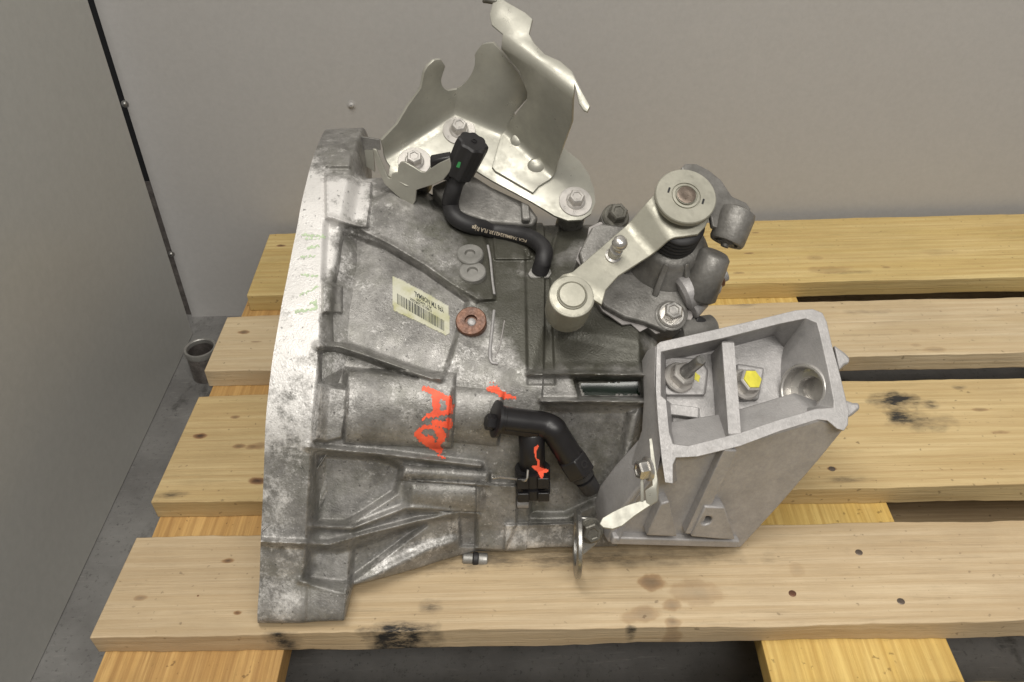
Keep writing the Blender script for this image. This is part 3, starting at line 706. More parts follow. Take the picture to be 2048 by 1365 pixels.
bm = bmesh.new(); v1 = nrm(CAM - (capb*.8+capt*.2)); c0 = capb*.85+capt*.15 + v1*13.9 - x*3
prism(bm, [c0 - x*1.6, c0 + x*1.8, c0 + x*1.8 + z*6, c0 - x*1.6 + z*6], -v1*1.5); from_bm('paint_dot', bm, M['greenp'], CAP)
p, nn = hit(1077, 548); bm = bmesh.new(); sq = UL([(1055,548),(1062,536),(1100,536),(1104,548),(1098,556),(1062,557)], Plane(NUP, p + NUP*1.5)); prism(bm, sq, -NUP*6); from_bm('hose_seat', bm, M['case'], CASE, 35, .8)
# cream lettering on the hose (upside down in this view)
v, f = text_mesh('FCA 7A8M6324213R FLA R/ge'); v = v/v.max(0)
hb = bmesh.new()
for i_ in range(len(hose_pts)-1):
    pass
tb = bmesh.new(); tube_path(tb, hose_pts, 7.75, 40); tv = [tuple(q.co) for q in tb.verts]; tb.verts.index_update(); tf = [tuple(q.index for q in fc.verts) for fc in tb.faces]; tb.free()
TB = BVHTree.FromPolygons(tv, tf)
T0, T1 = np.array([1053, 480.]), np.array([944, 452.]); up2 = np.array([-3., 11.])
vs = []
for a, b_ in v:
    q = T0 + (T1-T0)*a + np.array([0, 2.]) + up2*(b_-.5)*(.62+.4*a); lo = TB.ray_cast(Vector(CAM), Vector(nrm(ray(*q))))[0]
    vs.append(hb.verts.new(lo if lo is not None else above(*q, 10)))
for fc in f:
    try: hb.faces.new([vs[i] for i in fc])
    except ValueError: pass
from_bm('hose_lettering', hb, M['cream'], HOSE, 0)

# ------------------------------------------------------------------ cable bracket (folded zinc-plated sheet)
def Z1(L): return [(640+a*.3516, b_*.3516) for a, b_ in L]
bendL, fold, bendR = (768, 318), (908, 229), (1034, 279)
back = nrm(np.array([0, 1, 0]) - NUP*NUP[1])
Wd = nrm(NUP*.93 + back*.36 + np.array([.06, 0, 0]))
pl0, pf, pr_ = U(*bendL, PCB), U(*fold, PCB), U(*bendR, PCB)
plL, plR = plane3(pl0, pf, Wd), plane3(pf, pr_, Wd)
foldtop = pf + Wd*22
platev = UL([(777,352),(812,372),(840,372),(892,352),(925,338),(952,342),(985,362),(1062,403),(1110,432),(1135,441),(1163,440),(1182,428),(1191,405),(1188,378),(1178,350),(1160,322),(1130,298),(1085,285)], PCB)
leftv = UL(Z1([(345,845),(352,800),(440,708),(505,600),(575,505),(592,420),(612,380),(650,345),(688,340),(712,378),(706,400),(697,425),(690,450),(690,470),(697,492),(712,510),(730,519)]), plL)
notR = UL(Z1([(775,510),(800,494),(825,472),(846,446),(862,420),(873,396),(880,370),(882,340),(880,312),(896,285),(920,256),(950,248),(985,246)]), plR)
rightv = UL(Z1([(1060,330),(1130,420),(1180,520),(1181,560),(1100,650),(1085,710)]), plR)
V = []; FC = []; RB = 9.
inL = nrm(np.cross(pf-pl0, NUP)); inL = inL if inL @ back < 0 else -inL; inR = nrm(np.cross(pr_-pf, NUP)); inR = inR if inR @ back < 0 else -inR
rA, rB = bend_rows(V, FC, [pl0, pf, pr_], [inL, nrm(inL+inR)*1.05, inR], [Wd]*3, RB)
def add(L): i = len(V); V.extend(L); return list(range(i, i+len(L)))
iP = add(platev); iL = add(leftv[1:]); ft = U(*Z1([(748, 520)])[0], plL); iF = add([pf + Wd*((ft-pf)@Wd)]); iN = add(notR); iR = add(rightv[:-1])
FC += [rA + iP[::-1], [rB[0], rB[1]] + iF + iL[::-1], [rB[1], rB[2]] + iR[::-1] + iN[::-1] + iF]
CB = sheet('cable_bracket', V, FC, 2.6, M['zinc'], GB, bend=0)
# front lip
lp = Plane((-.30, -.95, .08), U(777, 352, PCB) + np.array([0, -1., 0]))
def Z5(L): return [(640+a*.17578, 240+b_*.17578) for a, b_ in L]
bm = bmesh.new(); prism(bm, UL(Z5([(600,330),(640,345),(690,470),(772,660),(800,672),(822,610),(880,602),(890,520),(915,482),(965,480),(1060,535),(1150,592),(1195,600),(1250,560),(1360,492),(1470,442),(1500,560),(1400,690),(1310,732),(1095,800),(1085,920),(1050,985),(1000,970),(860,850),(730,730),(640,520)]), lp), -lp.n*2.4)
from_bm('bracket_lip', bm, M['zinc'], CB, 30, .5)
# welded strip with its folded top
P2 = PCB.off(2.8)
b0, b1 = (1012, 262), (1108, 352)
s0, s1 = U(*b0, P2), U(*b1, P2); Wu = nrm(NUP*.97 + back*.22); plS = plane3(s0, s1, Wu)
foot = UL([(984,334),(990,342),(1066,386),(1078,372)], P2)
cr0, cr1 = (1003, 84), (1147, 186)
up = UL([(1112,330),(1143,245)], plS); c1 = U(*cr1, plS); cm = U(1075, 131, plS); c0 = U(*cr0, plS); ul = UL([(1038,143),(1054,185),(1053,200)], plS)
plT = plane3(c0, c1, nrm(np.array([.15, .75, .62])))
top = UL([(1158,208),(1167,221),(1174,224),(1180,212),(1160,176),(1143,141),(1120,122),(1090,109),(1068,86),(1058,68),(1065,38),(1050,25),(1013,4),(990,-12),(979,30),(983,50)], plT)
V = []; FC = []
inS = nrm(np.cross(s1-s0, NUP)); inS = inS if inS @ back < 0 else -inS
rA, rB = bend_rows(V, FC, [s0, s1], [inS]*2, [Wu]*2, 6.)
dT = nrm(np.array([.15, .75, .62])); dT = nrm(dT - plT.n*(dT@plT.n))
rC, rD = bend_rows(V, FC, [c0, cm, c1], [-Wu]*3, [dT]*3, 7.)
iFt = add(foot); iU = add(up); iUL = add(ul); iT = add(top)
FC += [[rA[0]] + iFt + [rA[1]], [rB[0], rB[1]] + iU + rC[::-1] + iUL, rD + iT]
sheet('bracket_strip', V, FC, 2.6, M['zinc'], CB, bend=0)
for px, py in ((1037, 287), (1072, 338)):
    bm = bmesh.new(); p = U(px, py, P2) + NUP*2; lathe(bm, p, nrm(NUP - back*.7), [(8, -4), (7, -1.2), (4.5, .4), (0, 1.0)], 20); from_bm('gusset_dimple', bm, M['zinc'], CB)
bm = bmesh.new(); p = U(987, -2, plT); cyl(bm, p - np.array([9, 0, 0]), p + np.array([3, 0, -2]), 3); from_bm('pin', bm, M['dark_bolt'], CB)
for px, py, rt_ in ((918, 262, .2), (829, 325, .5), (1151, 404, .1)):
    place('bolt', bolt_mesh('washer'), M['bolt_pale'], U(px, py, PCB.off(.2)), NUP, CB, rt_)
# spacer post below the right bolt, carried by the case
pb = U(1151, 404, PCB); bm = bmesh.new(); lathe(bm, pb, NUP, [(13, -3), (13, -5), (11, -5.2), (11, -8), (13.5, -8.2), (13.5, -11), (12, -11.2), (12.5, -60)], 32); from_bm('bracket_post', bm, M['case'], CASE, 30)
bm = bmesh.new(); lathe(bm, pb, NUP, [(13.9, -8), (13.9, -10.5)], 32); from_bm('post_washer', bm, M['bolt'], CB, 30)
pb = U(918, 262, PCB); bm = bmesh.new(); lathe(bm, pb, NUP, [(13, -3), (12, -8), (12.5, -40)], 28); from_bm('bracket_post', bm, M['tower'], CASE, 30)
pb = U(835, 322, PCB); bm = bmesh.new(); lathe(bm, pb, NUP, [(13, -3), (12, -8), (12.5, -40)], 28); from_bm('bracket_post', bm, M['tower'], CASE, 30)
bm = bmesh.new(); prism(bm, UL([(862,372),(905,352),(950,352),(985,374),(1058,408),(1078,436),(1065,452),(980,446),(900,420)], PCB.off(-13)), -NUP*48); from_bm('bracket_saddle', bm, M['tower'], CASE, 40, 3, 3)
bm = bmesh.new(); prism(bm, UL([(1042,402),(1058,408),(1062,440),(1044,440)], PCB.off(-6)), -NUP*30); from_bm('saddle_web', bm, M['tower'], CASE, 40, 2, 2)
# plastic clip holding the hose to the bracket
bm = bmesh.new(); cpt = capb + ax*6; prism(bm, [cpt + np.array(v_) for v_ in ((-26, -2, -10), (-8, -4, -10), (-8, -4, 12), (-26, -2, 8))], (0, 7, 3)); from_bm('hose_clip', bm, M['plastic'], HOSE, 30, 1.5)
# slotted strap behind the bell
sp = Plane((0, -1, .25), (250, 560, 250)); bm = bmesh.new()
prism(bm, UL(Z5([(172,168),(400,180),(680,228),(690,345),(500,345),(420,325),(330,318),(175,265)]), sp), (0, 2, 0), [UL(Z5([(235,240),(265,215),(380,218),(410,250),(385,285),(275,288)]), sp)])
STRAP = from_bm('slotted_strap', bm, M['tower'], BELL, 30, .3)
bm = bmesh.new(); prism(bm, UL([(728,300),(746,298),(750,345),(726,330)], sp), (0, 4, 0)); from_bm('strap_foot', bm, M['zinc'], STRAP, 30, .3)

# ------------------------------------------------------------------ shift tower and levers
tp = hit(1275, 640)[0]; T0p = Plane(NUP, tp + NUP*3)
def Z2(L): return [(1040+a*.3077, 280+b_*.3077) for a, b_ in L]
base_l = UL([(1183,456),(1205,447),(1250,452),(1330,500),(1400,560),(1372,600),(1378,632),(1362,656),(1330,662),(1290,645),(1250,635),(1208,612),(1175,560),(1158,505)], T0p.off(8))
bm = bmesh.new(); prism(bm, base_l, -NUP*40); TOW = from_bm('shift_tower', bm, M['tower'], GB, 40, 2.0, 3)
gk = UL([(1178,455),(1200,444),(1255,448),(1335,496),(1408,560),(1380,600),(1386,634),(1368,660),(1330,664),(1312,668),(1296,655),(1280,664),(1262,648),(1245,650),(1205,622),(1185,590),(1164,562),(1168,540),(1152,520),(1160,495),(1172,490)], T0p.off(1))
bm = bmesh.new(); prism(bm, gk, -NUP*2.2); from_bm('gasket', bm, M['gasket'], TOW, 40, .4)
# lever
cb_, _ = hit(1135, 650); hh = 0
for hh in np.arange(10, 90, .5):
    if proj(cb_ + NUP*hh)[0, 1] < 594: break
cupt = cb_ + NUP*hh; LV = Plane(NUP, U(1146, 590, Plane(NUP, cupt))); sc = scale_at(LV.p); RC = 47/sc
cen = U(1144, 592, LV); bm = bmesh.new()
lathe(bm, cen, NUP, [(RC*.93, -34), (RC*.98, -30), (RC*1.0, -3), (RC*.98, -.6), (RC*.93, 0)], 48); LEV = from_bm('selector_lever', bm, M['zinc_arm'], GB, 40)
bm = bmesh.new(); lathe(bm, cen, NUP, [(RC*.90, -.5), (RC*.90, .3), (RC*.66, .5), (RC*.64, 1.6), (RC*.60, 2.0), (RC*.585, 1.5), (RC*.57, 2.1), (RC*.54, 2.6), (0, 2.8)], 48); from_bm('lever_cap', bm, M['zinc_arm'], LEV, 40)
LU = LV.off(13)
A_ = UL([(1118,556),(1128,548),(1145,544),(1200,497),(1255,449)], LV); B_ = UL([(1306,508),(1237,552),(1212,580),(1204,610)], LV)
r1, r2_ = U(1296, 402, LU), U(1342, 476, LU)
tcen = U(1376, 428, LU); tr = 26.; tx, ty, tz = frame(NUP)
upv = UL([(1368,473),(1396,469),(1412,452),(1425,420),(1412,385),(1380,368),(1340,370),(1312,385)], LU)
V = A_ + B_ + [r1, r2_] + upv
nA, nB = len(A_), len(B_)
sheet('lever_arm', V, [list(range(nA+nB)), [nA-1, nA+nB, nA+nB+1, nA], [nA+nB, nA+nB+1] + list(range(nA+nB+2, len(V)))], 3.4, M['zinc_arm'], LEV, bend=4.5, edge=.7)
bt = U(1364, 446, LU.off(-4)); dc = bt - NUP*((bt - T0p.p) @ NUP - 8); bm = bmesh.new(); HB = float((bt-dc) @ NUP)
lathe(bm, dc, NUP, [(38, -4), (35, 3), (30, max(6, HB-34)*.5), (26, max(6, HB-30)), (21, max(8, HB-27))], 40); from_bm('tower_dome', bm, M['tower'], TOW, 50)
gx_, gy_, gz_ = frame(NUP)
for a in (3.6, 4.4, 5.1, 5.9):
    r_ = math.cos(a)*gx_ + math.sin(a)*gy_; t__ = -math.sin(a)*gx_ + math.cos(a)*gy_; bm = bmesh.new()
    prism(bm, [dc + r_*18 - t__*2.6, dc + r_*43 - t__*2.6, dc + r_*40 - t__*2.6 + NUP*4, dc + r_*24 - t__*2.6 + NUP*max(12, HB-26)], t__*5.2); from_bm('dome_gusset', bm, M['tower'], TOW, 40, 1.5, 3)
prof = []
for i in range(6): prof += [(15, i*5.2), (18.5, i*5.2+1.2), (19, i*5.2+2.4), (18.5, i*5.2+3.4), (15, i*5.2+4.8)]
bm = bmesh.new(); lathe(bm, bt - NUP*31, NUP, prof, 40); from_bm('rubber_boot', bm, M['rubber'], TOW, 50)
bp = U(1226, 512, LV); bax = nrm(NUP + np.array([.10, .05, .05])); bm = bmesh.new()
lathe(bm, bp, bax, [(6.5, -2), (6.5, 1), (4.8, 2), (5.2, 4), (4.6, 5.5), (5.2, 7), (4.6, 8.5), (5.2, 10), (3.4, 11.5), (3.2, 13.5), (5.0, 15.5), (6.0, 18), (5.9, 20.5), (4.8, 22.8), (2.6, 24.1), (0, 24.4)], 24); from_bm('ball_stud', bm, M['bolt'], LEV, 50)
dp = U(1372, 392, LU.off(12)); sd = scale_at(dp); RD = 62/sd
bm = bmesh.new(); lathe(bm, dp, NUP, [(14, -14), (14, -6), (RD*.9, -5.6), (RD, -4.6), (RD, -.8), (RD*.97, 0), (11.5, 0), (11.2, -1), (10.6, -1), (10.4, .2), (8.8, .3), (8.6, -.8), (7.8, -.8), (7.6, 1.0), (6.6, 1.5), (0, 1.3)], 56); DK = from_bm('lever_weight', bm, M['zinc_arm'], LEV, 35)
bm = bmesh.new(); lathe(bm, dp + NUP*.9, NUP, [(7.4, 0), (7.3, .9), (6.4, 1.3), (3, .9), (0, .7)], 28); from_bm('pin_end', bm, M['pin'], DK, 35)
for a in (-.35, 2.8):
    bm = bmesh.new(); x, y, z = frame(NUP); q = dp + 13*(math.cos(a)*x+math.sin(a)*y); t_ = -math.sin(a)*x+math.cos(a)*y; o_ = math.cos(a)*x+math.sin(a)*y
    prism(bm, [q-t_*2.4, q+t_*2.4, q+t_*2.4+o_*1.5, q-t_*2.4+o_*1.5], NUP*.25); from_bm('stake_mark', bm, M['void'], DK, 0)
# guide plate, bushing and side boss behind the lever
GPp = Plane(nrm(NUP + np.array([.15, 0, 0])), U(1440, 400, LU.off(-4)))
bm = bmesh.new(); prism(bm, UL(Z2([(1050,180),(1080,152),(1150,155),(1230,195),(1310,260),(1380,365),(1470,405),(1500,450),(1500,500),(1440,560),(1380,600),(1250,560),(1240,500),(1180,420),(1080,300)]), GPp), -GPp.n*5); GP = from_bm('guide_plate', bm, M['tower'], TOW, 40, 1.4, 3)
b0_ = U(1478, 425, GPp.off(2)); b1_ = U(1452, 486, GPp.off(-8)); bax = nrm(b1_-b0_)
bm = bmesh.new(); lathe(bm, b0_, bax, [(9, -3), (13, -1), (14, 3), (14, np.linalg.norm(b1_-b0_)-2), (13, np.linalg.norm(b1_-b0_)), (9.5, np.linalg.norm(b1_-b0_)), (9.2, np.linalg.norm(b1_-b0_)-2.5), (7.5, np.linalg.norm(b1_-b0_)-2.5), (7, np.linalg.norm(b1_-b0_)+.4), (3.5, np.linalg.norm(b1_-b0_)+1.2), (3.2, np.linalg.norm(b1_-b0_)+3.4), (0, np.linalg.norm(b1_-b0_)+3.6)], 36); from_bm('bushing', bm, M['tower'], GP, 35)
bm = bmesh.new(); a_ = U(1392, 596, T0p.off(6)); c_ = U(1432, 505, T0p.off(34)); cyl(bm, a_, c_, 16, 13, ch=3); from_bm('tower_strut', bm, M['tower'], TOW, 50)
a_ = U(1360, 590, T0p.off(8)); c_ = U(1432, 556, T0p.off(14)); bm = bmesh.new(); cyl(bm, a_, c_, 15, 13, ch=3); SB = from_bm('side_boss', bm, M['alu_clean'], TOW, 45)
ax = nrm(c_-a_); bm = bmesh.new(); cyl(bm, c_ - ax*2, c_ + ax*4, 9); from_bm('rust_ring', bm, M['rust'], SB); bm = bmesh.new(); cyl(bm, c_, c_+ax*9, 6.4); from_bm('side_plug', bm, M['alu_clean'], SB)
bm = bmesh.new(); a_ = U(1380, 620, T0p.off(2)); c_ = U(1406, 600, T0p.off(2)); cyl(bm, a_, c_, 9, 7); from_bm('side_lug', bm, M['alu_clean'], TOW, 45)
bm = bmesh.new(); a_ = hit(1330, 690)[0]; a_ = U(1355, 668, T0p.off(-6)); c_ = U(1425, 655, T0p.off(-14)); cyl(bm, a_, c_, 12, 11, ch=2); from_bm('rear_stub', bm, M['tower'], TOW, 45)
bm = bmesh.new(); cyl(bm, U(1388, 640, T0p.off(-2)), U(1432, 660, T0p.off(-10)), 5, 4.5); from_bm('rear_hose', bm, M['rubber'], TOW, 45)
p = U(1341, 632, T0p.off(8)); bm = bmesh.new(); lathe(bm, p, NUP, [(13, -16), (13, .4), (11.5, 1.4)], 28); from_bm('bolt_boss', bm, M['tower'], TOW, 40)
place('bolt', bolt_mesh('flange'), M['bolt'], p + NUP*1.4, NUP, TOW, .4, 1.12)
p = U(1231, 434, T0p.off(4)); place('bolt', bolt_mesh('flange'), M['dark_bolt'], p, nrm(NUP+np.array([.1,-.05,0])), TOW, .2, 1.15)
bm = bmesh.new(); lathe(bm, p, NUP, [(13, -25), (12, -1), (10.5, .5)], 28); from_bm('bolt_boss', bm, M['tower'], TOW, 40)

# ------------------------------------------------------------------ engine mount bracket
def Z6(L): return [(1180+a*.3955, 600+b_*.3955) for a, b_ in L]
MR = Plane((.06, -.56, .82), U(1340, 905, Pz(128)))
outer = UL([(1313,690),(1320,684),(1400,666),(1500,643),(1590,621),(1625,618),(1645,626),(1654,645),(1664,690),(1678,740),(1690,790),(1698,822),(1696,850),(1688,862),(1674,858),(1655,842),(1635,840),(1560,863),(1480,893),(1395,914),(1352,916),(1346,930),(1346,968),(1330,966),(1322,910),(1316,850),(1311,780)], MR)
inner = UL([(1322,704),(1450,676),(1560,648),(1612,637),(1634,646),(1640,668),(1655,735),(1668,802),(1668,816),(1632,818),(1550,842),(1480,866),(1376,892),(1346,888),(1338,862),(1332,800),(1322,792)], MR)
DEP = 40
down = nrm((.17, .66, -.73))
flo = [p + down*DEP for p in inner]; fc = np.mean(flo, axis=0)
flo2 = []
for (p, q_) in zip(inner, proj(np.array(inner))):
    t = .0
    s = p + down*DEP; t = .05 + .52*sst(1560, 1660, q_[0])
    flo2.append(s + (fc - s)*t)
bm = bmesh.new()
vo = [bm.verts.new(p) for p in outer]; vi = [bm.verts.new(p) for p in inner]
ed = [bm.edges.new((L[i], L[(i+1) % len(L)])) for L in (vo, vi) for i in range(len(L))]
bmesh.ops.triangle_fill(bm, use_beauty=True, use_dissolve=False, edges=ed)
vf = [bm.verts.new(p) for p in flo2]; vb = [bm.verts.new(p + down*(DEP+10) + (np.mean(outer, axis=0)-p)*.06) for p in outer]
for A, B in ((vi, vf), (vo, vb)):
    for i in range(len(A)): bm.faces.new((A[i], A[(i+1) % len(A)], B[(i+1) % len(A)], B[i]))
f1 = bm.faces.new(vf); f2 = bm.faces.new(vb); bmesh.ops.triangulate(bm, faces=[f1, f2])
MB_ = from_bm('mount_bracket', bm, M['alu_clean'], GB, 40, 2.2, 3)
FL = Plane(MR.n, np.mean(flo2, axis=0))
def rib(name, a, b_, w, pl_top, depth, mat=M['alu_clean'], parent=MB_, taper=0.):
    A, B = U(*a, pl_top), U(*b_, pl_top); t = nrm(B-A); s = nrm(np.cross(pl_top.n, t))*w/2; bm = bmesh.new()
    prism(bm, [A-s, B-s, B+s, A+s], -pl_top.n*depth); return from_bm(name, bm, mat, parent, 30, 1.6, 3)
rib('pocket_rib', (1456, 682), (1470, 872), 10, MR.off(-4), 34)
rib('pocket_shelf', (1338, 818), (1400, 826), 9, FL.off(9), 14); rib('pocket_shelf', (1474, 828), (1500, 838), 10, FL.off(9), 14)
def pad(L, pl, h, name='bolt_pad', b_=2.): bm = bmesh.new(); prism(bm, UL(L, pl.off(h)), -pl.n*(h+6)); return from_bm(name, bm, M['alu_clean'], MB_, 30, b_, 3)
pad([(1318,712),(1400,716),(1418,740),(1412,790),(1330,790),(1318,770)], FL, 6); pad([(1474,726),(1530,735),(1518,800),(1474,800)], FL, 6)
sp_ = U(1358, 756, FL.off(6)); sax = nrm(MR.n*.85 + np.array([.26, .05, .12]))
place('nut', bolt_mesh('nut'), M['bolt_pale'], sp_, sax, MB_, .3, 1.0)
bm = bmesh.new(); lathe(bm, sp_, sax, [(5.4, 5), (5.4, 12), (5.0, 12.6), (5.5, 13.4), (5.0, 14.2), (5.5, 15), (5.0, 15.8), (5.5, 16.6), (5.0, 17.4), (5.3, 18.2), (4.6, 20), (4.4, 36), (3.4, 37.5), (0, 37.6)], 24); from_bm('stud', bm, M['steel'], MB_, 40)
bq = U(1489, 770, FL.off(6)); o = place('bolt', bolt_mesh('big'), M['bolt_pale'], bq, sax, MB_, .1, 1.05)
bm = bmesh.new(); lathe(bm, bq, sax, [(8.2, 12.2), (8.0, 12.9), (6, 13.2), (0, 12.8)], 6, ref=(1, .1, 0)); from_bm('paint_dab', bm, M['yellow'], MB_, 20)
# threaded bore block on the right-hand slope
bpy.context.view_layer.update()
bv_ = BVHTree.FromObject(MB_, bpy.context.evaluated_depsgraph_get())
lo = bv_.ray_cast(Vector((CAM-ORG['gearbox'])*.001), Vector(nrm(ray(1607, 780))))[0]; bo = np.array(lo)*1000 + ORG['gearbox']
bax = nrm(np.array([-.80, -.52, .50])); bm = bmesh.new(); lathe(bm, bo - bax*22, bax, [(17.9, 0), (17.9, 60)], 48)
cut = from_bm('cutter', bm, M['alu_bore'], GB, 0); md = MB_.modifiers.new('bore', 'BOOLEAN'); md.operation = 'DIFFERENCE'; md.object = cut; md.solver = 'EXACT'
bpy.context.view_layer.update(); dg = bpy.context.evaluated_depsgraph_get(); me = bpy.data.meshes.new_from_object(MB_.evaluated_get(dg)); MB_.modifiers.clear(); MB_.data = me; bpy.data.objects.remove(cut)
bm = bmesh.new(); lathe(bm, bo, bax, [(21.5, -8), (21, 1.2), (20, 2.4), (18.6, 2.4), (17.8, 1.4), (17.6, -10), (11.2, -10.6), (10.4, -12.5), (10.9, -13.5), (10.4, -14.5), (10.9, -15.5), (10.4, -16.5), (10.9, -17.5), (10.4, -21.5), (0, -21.5)], 48, cap=False); from_bm('threaded_bore', bm, M['alu_bore'], MB_, 30)
# wedge below the rim: front wall, ribs and pads
wl = U(1352, 914, MR); wr = U(1690, 856, MR); wb = U(1480, 1096, Pz(14))
nW = nrm(np.cross(wr-wl, wb-wl)); nW = nW if nW @ (CAM-wl) > 0 else -nW; WP = Plane(nW, wl)
bm = bmesh.new(); wedge = UL([(1345,905),(1500,880),(1640,838),(1692,856),(1640,920),(1560,1012),(1482,1097),(1400,1094),(1240,1090),(1215,1086),(1235,1030),(1270,985),(1312,940)], WP.off(-8))
prism(bm, wedge, -WP.n*34 + np.array([-6, 0, 0])); WG = from_bm('bracket_wedge', bm, M['alu_clean'], MB_, 40, 2.2, 3)
rib('wedge_rib', (1462, 900), (1382, 1070), 11, WP.off(0), 14, parent=MB_)
def wpad(L, hole=None):
    bm = bmesh.new(); pl = WP.off(2); hs = [circ(U(*hole, pl), WP.n, 4.6, 20)] if hole else []
    prism(bm, UL(L, pl), -WP.n*13, hs); from_bm('wedge_pad', bm, M['alu_clean'], WG, 30, 1.2, 2)
wpad([(1293,1072),(1322,1008),(1338,1003),(1354,1074)]); wpad([(1382,1074),(1410,1014),(1450,1016),(1470,1080),(1440,1079)], (1413, 1042))
rib('wedge_foot', (1225, 1083), (1478, 1090), 8, WP.off(-2), 14)
# left cheek of the bracket against the case
ck = plane3(U(1313, 690, MR), U(1346, 968, MR), np.array([-.55, .2, -1.])); bm = bmesh.new()
prism(bm, UL([(1313,690),(1311,780),(1322,910),(1314,950),(1274,1000),(1238,1085),(1216,1082),(1244,985),(1286,860),(1290,790),(1286,720),(1296,700)], ck), -ck.n*10 + np.array([-9, 0, 0])); from_bm('bracket_cheek', bm, M['alu_clean'], MB_, 40, 1.5, 2)
for L in ([(1668,690),(1690,706),(1700,716),(1698,728),(1690,730),(1678,742)], [(1690,800),(1706,806),(1718,806),(1720,818),(1706,830),(1696,836)]):
    bm = bmesh.new(); prism(bm, UL(L, MR.off(-6)), down*30); from_bm('bracket_ear', bm, M['alu_clean'], MB_, 40, 1.6, 2)

# zinc tab, its bolt, and the lifting eye
tpn = nrm((-.75, -.55, .2)); tb0 = U(1311, 940, MR.off(-2)); TPp = Plane(nrm((.8, -.5, .33)), U(1315, 960, MR.off(6)))
bm = bmesh.new(); prism(bm, UL([(1301,902),(1307,901),(1318,985),(1316,1003),(1300,1012),(1292,1006),(1308,995)], Plane((0,-.7,.7), TPp.p)), (-1, 4, 9)); TAB = from_bm('zinc_tab', bm, M['zinc'], GB, 30, .5)
EP = Plane((-.05, -.52, .85), U(1300, 1008, Plane((0,-.7,.7), TPp.p)))
bm = bmesh.new(); prism(bm, UL([(1316,1003),(1300,1012),(1270,1032),(1245,1052),(1225,1059),(1207,1056),(1199,1048),(1205,1036),(1225,1024),(1250,1012),(1268,1006),(1285,1001),(1305,1000)], EP), -EP.n*2.4); from_bm('tab_lobe', bm, M['zinc'], TAB, 30, .5)
bm = bmesh.new(); prism(bm, UL([(1281,942),(1286,942),(1288,1004),(1281,1004)], Plane((0,-.7,.7), TPp.p)), (0, 3, 6)); from_bm('tab_leg', bm, M['zinc'], TAB, 30, .4)
place('bolt', bolt_mesh('small'), M['bolt'], U(1296, 938, Plane((0,-.7,.7), TPp.p)), nrm((-1, -.35, .15)), TAB, .2, 1.15)
ep = U(1150, 1088, Plane((0,-1,0), (0, 242, 0))); eax = nrm((.99, 0, -.05)); ex = nrm(np.cross(eax, (0, .73, .68))); ey = np.cross(eax, ex)
bm = bmesh.new(); ol = [ep + ex*27.5*math.cos(t_) + ey*27.5*math.sin(t_) for t_ in np.linspace(0, 2*math.pi, 44, endpoint=False)]; hl = [ep + ex*17*math.cos(t_) + ey*17*math.sin(t_) for t_ in np.linspace(0, 2*math.pi, 36, endpoint=False)]
prism(bm, ol, eax*4, [hl]); EYE = from_bm('lifting_eye', bm, M['steel'], GB, 40, .8)
fp = Plane((.05, -.88, .47), U(1182, 1060, Plane((0,-1,0), (0, 250, 0)))); bm = bmesh.new()
prism(bm, UL([(1158,1035),(1185,1036),(1202,1050),(1204,1070),(1192,1090),(1166,1112),(1156,1100)], fp), -fp.n*4); from_bm('eye_foot', bm, M['steel'], EYE, 40, .8)
place('bolt', bolt_mesh('big'), M['dark_bolt'], U(1181, 1061, fp.off(.2)), nrm(fp.n + np.array([.1, 0, .1])), EYE, .3, .86)

# ------------------------------------------------------------------ black hydraulic connector
def off(px, py, h): q, _ = hit(px, py); D = nrm(ray(px, py)); return q - D*h
a0 = off(990, 838, 14); a1 = off(1085, 850, 26); a2 = off(1105, 858, 27); e0 = off(1112, 868, 27); e1 = off(1145, 920, 27); e2 = off(1164, 950, 25); e3 = off(1186, 980, 22)
bm = bmesh.new(); tube_path(bm, smooth_path([a0, a0*.5+a1*.5, a1, a2, e0, e0*.5+e1*.5, e1], 8), 10.4, 28)
HC = from_bm('hydraulic_connector', bm, M['plastic'], GB, 50)
ax = nrm(a1-a0)
bm = bmesh.new(); lathe(bm, a0, ax, [(12, -1), (14.6, 0), (14.6, 2.2), (11, 2.6), (11, 6), (10.6, 6.4)], 36); from_bm('connector_flange', bm, M['plastic'], HC, 35)
bm = bmesh.new(); q = off(984, 845, 18); lathe(bm, q + (e0-a2)*0 - ax*2, ax, [(5.5, -3), (6.5, -2), (6.5, 6), (6, 7)], 6); from_bm('connector_lug', bm, M['plastic'], HC, 35)
t_ = nrm(CAM - (a0+a1)/2); bm = bmesh.new(); upc = nrm(np.cross(ax, t_)); 
prism(bm, [a0 + ax*5 + upc*7.5 + t_*8, a1 - ax*2 + upc*7.5 + t_*8, a1 - ax*2 + upc*10.8 + t_*4, a0 + ax*5 + upc*10.8 + t_*4], -t_*5); from_bm('connector_rib', bm, M['plastic'], HC, 30, .8)
bax = nrm(e1-e0); sz = np.cross(bax, t_)
bm = bmesh.new(); lathe(bm, e1, bax, [(12, -4), (12.8, -2), (12.8, 12), (11.8, 13.5)], 6, ref=t_); BX = from_bm('bleed_block', bm, M['plastic'], HC, 20, .8)
x_, y_, z_ = frame(bax, t_); bm = bmesh.new(); fn = nrm(math.cos(math.pi/6)*x_ + math.sin(math.pi/6)*y_); fn2 = nrm(math.cos(math.pi/6)*x_ - math.sin(math.pi/6)*y_); fb = fn if fn@t_ > fn2@t_ else fn2
lathe(bm, e1 + bax*4 + fb*11.1, fb, [(3.2, -.6), (3.2, .25), (2.2, .3), (2, -.3), (0, -.3)], 18); from_bm('block_dimple', bm, M['rubber'], BX, 30)
